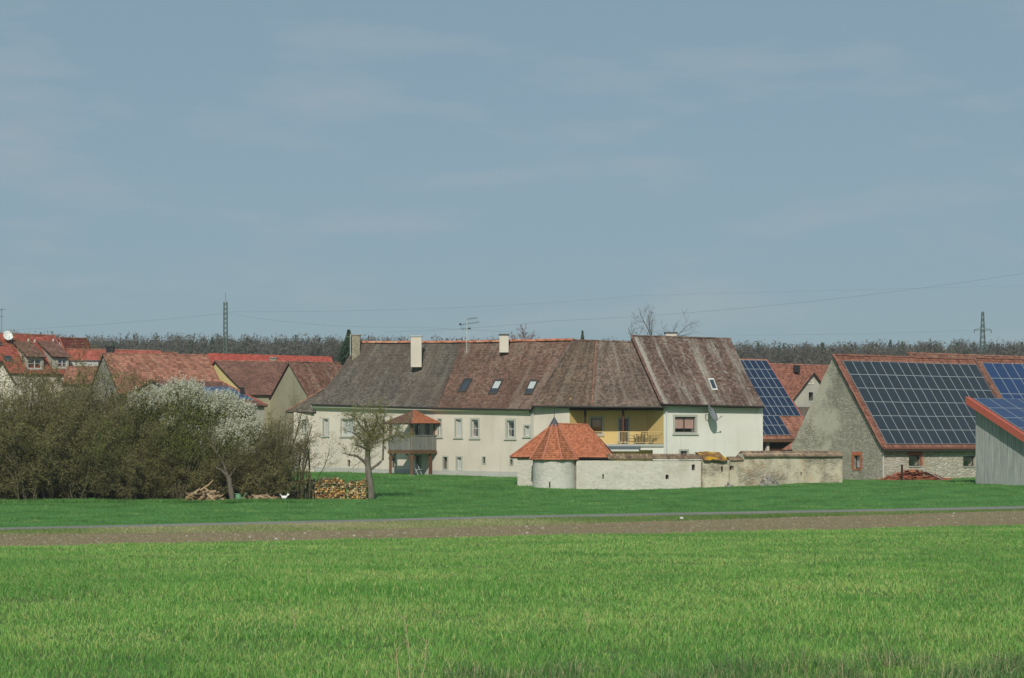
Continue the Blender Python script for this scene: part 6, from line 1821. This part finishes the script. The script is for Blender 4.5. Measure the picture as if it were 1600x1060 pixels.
# body axis from head (left) to tail (right)
prof = [(-.235, .37, .018), (-.215, .385, .036), (-.185, .37, .042), (-.16, .31, .048), (-.13, .25, .075), (-.07, .215, .105), (0, .20, .118), (.07, .21, .108), (.13, .25, .075), (.18, .315, .05), (.215, .375, .03), (.235, .405, .012)]
V = []; Fc = []; n = 12
for x, z, r_ in prof:
    for k in range(n):
        a = 2 * math.pi * k / n; V.append((hp.x + x, hp.y + math.cos(a) * r_ * .85, hp.z + z + math.sin(a) * r_))
for i in range(len(prof) - 1):
    for k in range(n): Fc.append((i * n + k, i * n + (k + 1) % n, (i + 1) * n + (k + 1) % n, (i + 1) * n + k))
Fc.append(tuple(range(n))); Fc.append(tuple((len(prof) - 1) * n + k for k in range(n)))
mk('body', V, Fc, wht, hen, smooth=True)
for sx in (-1, 1):
    c = hp + Vector((.0, sx * .1, .22))
    MB().hexa([c + Vector(v) for v in ((-.1, 0, -.05), (.12, 0, -.03), (.12, sx * .02, -.03), (-.1, sx * .02, -.05), (-.08, 0, .06), (.14, 0, .03), (.14, sx * .015, .03), (-.08, sx * .015, .06))]).build('wing', wht, hen)
    MB().tube([hp + Vector((.0, sx * .05, .13)), hp + Vector((-.01, sx * .05, .04)), hp + Vector((-.005, sx * .05, 0))], .012, 5).build('leg', yel, hen)
    mb = MB()
    for an in (-.5, 0, .5): mb.tube([hp + Vector((-.005, sx * .05, .008)), hp + Vector((-.06, sx * .05 + math.sin(an) * .04, .006))], .007, 4)
    mb.build('foot', yel, hen)
    MB().tube([hp + Vector((-.218, sx * .03, .39)), hp + Vector((-.218, sx * .036, .39))], .006, 6).build('eye', M['black'], hen)
MB().tube([hp + Vector((-.235, 0, .37)), hp + Vector((-.27, 0, .36))], [.014, .003], 5).build('beak', yel, hen)
mb = MB()
for i in range(4): mb.poly([hp + Vector((-.235 + i * .018, 0, .41)), hp + Vector((-.215 + i * .018, 0, .41)), hp + Vector((-.225 + i * .018, 0, .445 - abs(i - 1.5) * .008))])
for q in ((.006,), (-.006,)):
    for i in range(4): mb.poly([hp + Vector((-.235 + i * .018, q[0], .40)), hp + Vector((-.215 + i * .018, q[0], .40)), hp + Vector((-.225 + i * .018, 0, .445 - abs(i - 1.5) * .008))])
mb.build('comb', redc, hen)
for i in range(5):
    a = math.radians(38 + i * 12)
    b0 = hp + Vector((.17, 0, .30)); e = b0 + Vector((math.cos(a) * .16, (i - 2) * .012, math.sin(a) * .16))
    MB().tube([b0, b0.lerp(e, .6), e], [.02, .028, .006], 6).build('tail_feather', wht, hen)

# garden chairs under the balcony
def folding_chair(loc, rz, label):
    r = thing('metal_chair', label, 'chair', loc, 'pale chairs below the balcony')
    ca, sa = math.cos(rz), math.sin(rz); T = lambda x, y, z: Vector(loc) + Vector((x * ca - y * sa, x * sa + y * ca, z)); g = M['zinc']
    MB().box(T(-.22, -.22, .43), T(.22, -.22, .43) - T(-.22, -.22, .43), T(-.22, .22, .43) - T(-.22, -.22, .43), Vector((0, 0, .03))).build('seat', g, r)
    mb = MB()
    for i in range(4): mb.beam(T(-.22, .24 + i * .02, .55 + i * .1), T(.22, .24 + i * .02, .55 + i * .1), .05, .02)
    mb.build('backrest', g, r)
    for sx in (-1, 1):
        MB().beam(T(.22 * sx, .28, .0), T(.22 * sx, -.2, .45), .035).build('leg', g, r); MB().beam(T(.2 * sx, -.26, .0), T(.22 * sx, .32, .9), .035).build('leg', g, r)
pc = W(653, 738, 151.4); pc.z = zgf(pc.x, pc.y)
folding_chair(pc, .8, 'pale folding chair standing under the wooden balcony')

M['rubble_pale'] = m_flat('pale_limestone', C(206, 204, 194), .9)
# white stone at the roadside and field stones
wsx = W(1065, 812.5, 82.2)
st = thing('roadside_stone', 'single white stone lying on the verge beside the farm road', 'stone', (wsx.x, wsx.y, zgf(wsx.x, wsx.y)))
rg = random.Random(2); V = []; Fc = []; n, m = 9, 6
for j in range(m + 1):
    for k in range(n):
        th = math.pi * j / m; ph_ = 2 * math.pi * k / n; r_ = .075 * rg.uniform(.8, 1.15)
        V.append((wsx.x + math.cos(ph_) * math.sin(th) * r_ * 1.3, wsx.y + math.sin(ph_) * math.sin(th) * r_, zgf(wsx.x, wsx.y) + .06 + math.cos(th) * r_ * .8))
for j in range(m):
    for k in range(n): Fc.append((j * n + k, j * n + (k + 1) % n, (j + 1) * n + (k + 1) % n, (j + 1) * n + k))
mk('stone_body', V, Fc, M['rubble_pale'], st, smooth=True)

# ------------------------------------------------------------------ grass, crops, clods
def blades(name, x, y, h, w, lean, mat, tone, rg, bend=.35, label=None, cat=None, simple=False):
    n = len(x); z = zg(x, y) - .01
    a = rg.uniform(0, 6.283, n); b = rg.uniform(0, 6.283, n)
    side = np.stack([np.cos(a), np.sin(a), np.zeros(n)], -1) * (w / 2)[:, None]
    ln = np.stack([np.cos(b), np.sin(b), np.zeros(n)], -1) * (lean * h)[:, None]
    P = np.stack([x, y, z], -1); up = np.array([0, 0, 1.])
    m_ = P + ln * bend + up * (h * .6)[:, None]; t = P + ln + up * h[:, None] * (1 - .25 * lean[:, None])
    if simple:
        o = mk(name, np.stack([P - side * 1.2, P + side * 1.2, t], 1).reshape(-1, 3), np.arange(n * 3).reshape(-1, 3), mat, rnd=tone, kind='stuff')
        return tag(o, label, cat)
    V = np.stack([P - side, P + side, m_ + side * .8, m_ - side * .8, t], 1).reshape(-1, 3)
    q = np.arange(n) * 5
    lo = np.concatenate([np.stack([q, q + 1, q + 2, q + 3], -1).ravel(), np.stack([q + 3, q + 2, q + 4], -1).ravel()])
    me = bpy.data.meshes.new(name)
    me.vertices.add(len(V)); me.vertices.foreach_set('co', V.astype(np.float32).ravel())
    me.loops.add(n * 7); me.loops.foreach_set('vertex_index', lo.astype(np.int32))
    me.polygons.add(2 * n); me.polygons.foreach_set('loop_start', np.concatenate([np.arange(n) * 4, n * 4 + np.arange(n) * 3]).astype(np.int32))
    me.update(calc_edges=True); me.materials.append(mat)
    at = me.attributes.new('rnd', 'FLOAT', 'FACE'); at.data.foreach_set('value', np.concatenate([tone, tone]).astype(np.float32))
    o = bpy.data.objects.new(name, me); COL.objects.link(o); o['kind'] = 'stuff'
    if label: tag(o, label, cat)
    return o
def smooth_noise(x, y, s, seed):
    r = np.random.default_rng(seed); v = 0
    for k in range(7):
        a = r.uniform(0, 6.28); f = s * r.uniform(.5, 1.8); v = v + np.sin(f * (x * np.cos(a) + y * np.sin(a)) + r.uniform(0, 6.28))
    return v / 7
rg = np.random.default_rng(21)
M['wheat'] = m_rnd('wheat_blade', [C(100, 156, 70), C(124, 178, 86), C(146, 192, 98), C(164, 204, 108), C(194, 206, 122), C(222, 212, 148)], .55, .25, .4, patch=C(98, 154, 74), pscale=.14, pr=(.48, .68), pamt=.6)
xs, ys, hs_, ws_, ls_, ts_ = [], [], [], [], [], []
for d0, d1, den, wd in ((9.0, 18, 800, .0072), (18, 26, 600, .0086), (26, 38, 380, .0115), (38, 52, 200, .019), (52, 80, 130, .026)):
    half = d1 * .29 + 4.2; n = int((d1 - d0) * 2 * half * den)
    x = rg.uniform(-half, half, n); y = rg.uniform(d0, d1, n)
    ok = (np.abs(x) < y * .285 + np.where(rg.uniform(0, 1, n) < .55, 3.8, .8)) & (y < L_FIELD(x) - .05)
    x, y = x[ok], y[ok]
    # sown in rows 12 cm apart, running across the view
    v = (y - .33 * x) / .125; y = y + (np.round(v) - v) * .125 * .5
    # thin patch at left with bare soil showing
    px = 800 + FPX * x / y; py = HY + FPX * (CZ - zg(x, y)) / y
    bare = (np.exp(-((px - 50) / 110) ** 2 - ((py - 942) / 5.0) ** 2) + .7 * np.exp(-((px - 130) / 50) ** 2 - ((py - 927) / 3.5) ** 2)) * (.7 + .6 * smooth_noise(x, y, 5., 3))
    k = rg.uniform(0, 1, len(x)) > np.clip(bare * 1.1, 0, .93)
    x, y, px, py = x[k], y[k], px[k], py[k]
    hn = smooth_noise(x, y, .5, 1); band = np.exp(-((py - 924 - (px - 400) * .004) / 9) ** 2) * sstep(120, 420, px) * (1 - sstep(760, 1000, px))
    h = (.082 + .018 * hn + .04 * smooth_noise(x, y, 3.7, 31) + .05 * band) * rg.uniform(.6, 1.3, len(x))
    xs.append(x); ys.append(y); hs_.append(h); ws_.append(wd * rg.uniform(.7, 1.3, len(x))); ls_.append(rg.uniform(.15, 1.0, len(x)) * (1 - .5 * band))
    t = np.clip(.38 + .30 * smooth_noise(x, y, 1.1, 2) + .22 * smooth_noise(x, y, 4.5, 22) + rg.normal(0, .27, len(x)) - .25 * band, 0, .85)
    t = np.where(rg.uniform(0, 1, len(x)) < .06, rg.uniform(.8, 1, len(x)), t); ts_.append(t)
cat_ = lambda L: np.concatenate(L)
for nm, sl_, sp_, lb in (('wheat', slice(0, 3), False, 'near half of the young green winter wheat in the foreground field'), ('wheat', slice(3, 5), True, 'far half of the young green winter wheat, reaching the ploughed strip')):
    blades(nm, cat_(xs[sl_]), cat_(ys[sl_]), cat_(hs_[sl_]), cat_(ws_[sl_]), cat_(ls_[sl_]), M['wheat'], cat_(ts_[sl_]), rg, label=lb, cat='wheat', simple=sp_)
# coarse grass along the near field edge
M['coarse'] = m_rnd('coarse_grass', [C(74, 116, 64), C(92, 136, 76), C(112, 144, 88), C(190, 178, 138), C(170, 158, 124)], .7, .2, .3)
n = 26000; x = rg.uniform(-1.2, 4.6, n); y = rg.uniform(12.0, 16.5, n)
px = 800 + FPX * x / y; py = HY + FPX * (CZ - zg(x, y)) / y
tuft = smooth_noise(x, y, 5.5, 9)
keep = (py > np.interp(px, [1000, 1150, 1250, 1450, 1700], [1056, 1036, 1030, 1022, 1012]) + 14 * smooth_noise(x, y, 2.5, 12)) & (tuft > .05) & (px > 690)
x, y, tuft = x[keep], y[keep], tuft[keep]; m = len(x)
blades('coarse_grass', x, y, (.10 + .16 * np.clip(tuft + .2, 0, 1)) * rg.uniform(.5, 1.3, m), .006 * rg.uniform(.6, 1.3, m), rg.uniform(.2, 1.0, m), M['coarse'], np.clip(rg.normal(.4, .3, m), 0, 1), rg, label='coarse dark grass tufts along the near field edge', cat='grass')
# a few dry stalks standing out of the wheat
M['dry'] = m_rnd('dry_stalk', [C(176, 160, 124), C(150, 134, 104)], .9)
def stalk(px, pyb, L, label, seed):
    # stand on the field where the pixel ray meets it
    ds = np.linspace(9, 60, 4000); k = (px - 800) / FPX; zz = CZ - (pyb - HY) * ds / FPX
    d = ds[np.argmin(np.abs(zz - zg(k * ds, ds)))]; x = k * d
    r = thing('dry_stalk', label, 'dry stalk', (x, d, zgf(x, d))); g = random.Random(seed); b = Vector((x, d, zgf(x, d)))
    tip = b + Vector((g.uniform(-.06, .06), .02, L))
    MB().tube([b, b.lerp(tip, .5) + Vector((g.uniform(-.02, .02), 0, 0)), tip], [.005, .004, .002], 5).build('stem', M['dry'], r)
    mb = MB()
    for i in range(7):
        c = b.lerp(tip, .45 + i * .08); mb.tube([c, c + Vector((g.uniform(-.09, .09), g.uniform(-.05, .05), g.uniform(.02, .09)))], [.003, .0012], 4)
    mb.build('side_stems', M['dry'], r)
stalk(641, 1072, .52, 'tallest dry stalk standing out of the foreground wheat', 1)
stalk(655, 1075, .36, 'shorter dry stalk right of the tallest one', 2)
stalk(624, 1070, .30, 'short dry stalk left of the tallest one', 3)
stalk(463, 988, .22, 'lone pale stalk in the wheat left of centre', 4)
stalk(916, 990, .2, 'lone pale stalk in the wheat right of centre', 5)
# meadow grass
M['mead_blade'] = m_rnd('meadow_blade', [C(86, 138, 66), C(112, 160, 84), C(102, 150, 78), C(130, 170, 98), C(152, 172, 106)], .7, .2, .3, patch=C(72, 116, 56), pscale=.42, pr=(.42, .66), pamt=.85)
n = 380000; x = rg.uniform(-38, 44, n); y = rg.uniform(70, 158, n)
ok = (y > L_ROAD1(x) + .15) & (np.abs(x) < y * .285 + 4); x, y = x[ok], y[ok]; m = len(x)
edge = np.clip(1 - (y - L_ROAD1(x)) / 2.0, 0, 1); tf = smooth_noise(x, y, 1.3, 5) + .8 * smooth_noise(x, y * .6, 3.1, 15); bank = sstep(108, 120, y) * (x < 4)
blades('meadow_grass', x, y, (.065 + .05 * np.clip(tf, -1, 1) + .04 * bank) * rg.uniform(.6, 1.5, m), .035 * rg.uniform(.6, 1.4, m), rg.uniform(.1, .8, m), M['mead_blade'], np.clip(.42 + .45 * tf + rg.normal(0, .25, m), 0, .95), rg, label='short meadow grass between farm road and village', cat='grass', simple=True)
# taller fringe under the thicket and along wall feet
n = 26000; px = rg.uniform(-40, 490, n); y = 105.2 + rg.uniform(-.9, 1.6, n) + .5 * np.sin(px * .05); x = (px - 800) * y / FPX; m = n
blades('thicket_fringe', x, y, .16 * rg.uniform(.4, 1.6, m), .035 * rg.uniform(.6, 1.4, m), rg.uniform(.1, .8, m), M['mead_blade'], np.clip(rg.normal(.35, .25, m), 0, .95), rg, label='taller grass fringe along the foot of the thicket', cat='grass', simple=True)
# verge grass
M['verge_blade'] = m_rnd('verge_blade', [C(96, 128, 66), C(120, 146, 82), C(146, 156, 100), C(178, 172, 128), C(190, 182, 142)], .8, .2, .3)
n = 60000; x = rg.uniform(-26, 30, n); t = rg.uniform(0, 1, n); y = L_SOIL(x) * (1 - t) + L_ROAD0(x) * t - .05; m = n
tn = smooth_noise(x, y, .5, 7); dryness = np.interp(x, [-20, -12, -2, 3, 10], [.4, .7, .65, .3, .15])
blades('verge_grass_blades', x, y, .07 * rg.uniform(.5, 1.6, m), .03 * rg.uniform(.6, 1.4, m), rg.uniform(.1, .8, m), M['verge_blade'], np.clip(dryness + .35 * tn + rg.normal(0, .2, m), 0, 1), rg, label='dry and green grass on the verge between road and ploughed strip', cat='grass', simple=True)
# clods and pale stones on the ploughed strip
n = 30000; x = rg.uniform(-24, 30, n); t = rg.uniform(0, 1, n); y = L_FIELD(x) * (1 - t) + L_SOIL(x) * t
z = zg(x, y); s = .018 * rg.uniform(.5, 2.6, n) * (1 + (rg.uniform(0, 1, n) < .03) * 1.2)
V = []
tet = np.array([[1, 0, -.3], [-.5, .87, -.3], [-.5, -.87, -.3], [0, 0, .9]])
a = rg.uniform(0, 6.28, n); ca, sa = np.cos(a), np.sin(a)
Vt = np.stack([np.stack([(p[0] * ca - p[1] * sa) * s * 1.3 + x, (p[0] * sa + p[1] * ca) * s + y, p[2] * s * .8 + z], -1) for p in tet], 1).reshape(-1, 3)
q = np.arange(n) * 4
Fc = np.concatenate([np.stack([q, q + 1, q + 3], -1), np.stack([q + 1, q + 2, q + 3], -1), np.stack([q + 2, q, q + 3], -1)])
tone = np.where(rg.uniform(0, 1, n) < .05, rg.uniform(.85, 1, n), rg.uniform(0, .7, n))
M['clod'] = m_rnd('soil_clod', [C(126, 114, 86), C(146, 132, 101), C(156, 143, 110), C(160, 146, 114), C(206, 198, 180)], .95)
o = mk('soil_clods', Vt, Fc, M['clod'], rnd=np.concatenate([tone] * 3), kind='stuff'); tag(o, 'brown soil clods and pale stones on the ploughed strip', 'soil')

# ------------------------------------------------------------------ thin spring haze
hz = bpy.data.materials.new('haze_air'); hz.use_nodes = True
hn_, hl_ = hz.node_tree.nodes, hz.node_tree.links
hn_.clear()
ho = hn_.new('ShaderNodeOutputMaterial'); hv = hn_.new('ShaderNodeVolumePrincipled')
hv.inputs['Color'].default_value = (.80, .88, .96, 1); hv.inputs['Density'].default_value = .00022; hv.inputs['Anisotropy'].default_value = .0
hl_.new(hv.outputs[0], ho.inputs['Volume'])
mb = MB(); mb.box((-420, -90, -3), (840, 0, 0), (0, 1040, 0), (0, 0, 75))
o = mb.build('haze', hz); o['kind'] = 'stuff'; tag(o, 'thin pale spring haze over fields and village', 'haze')
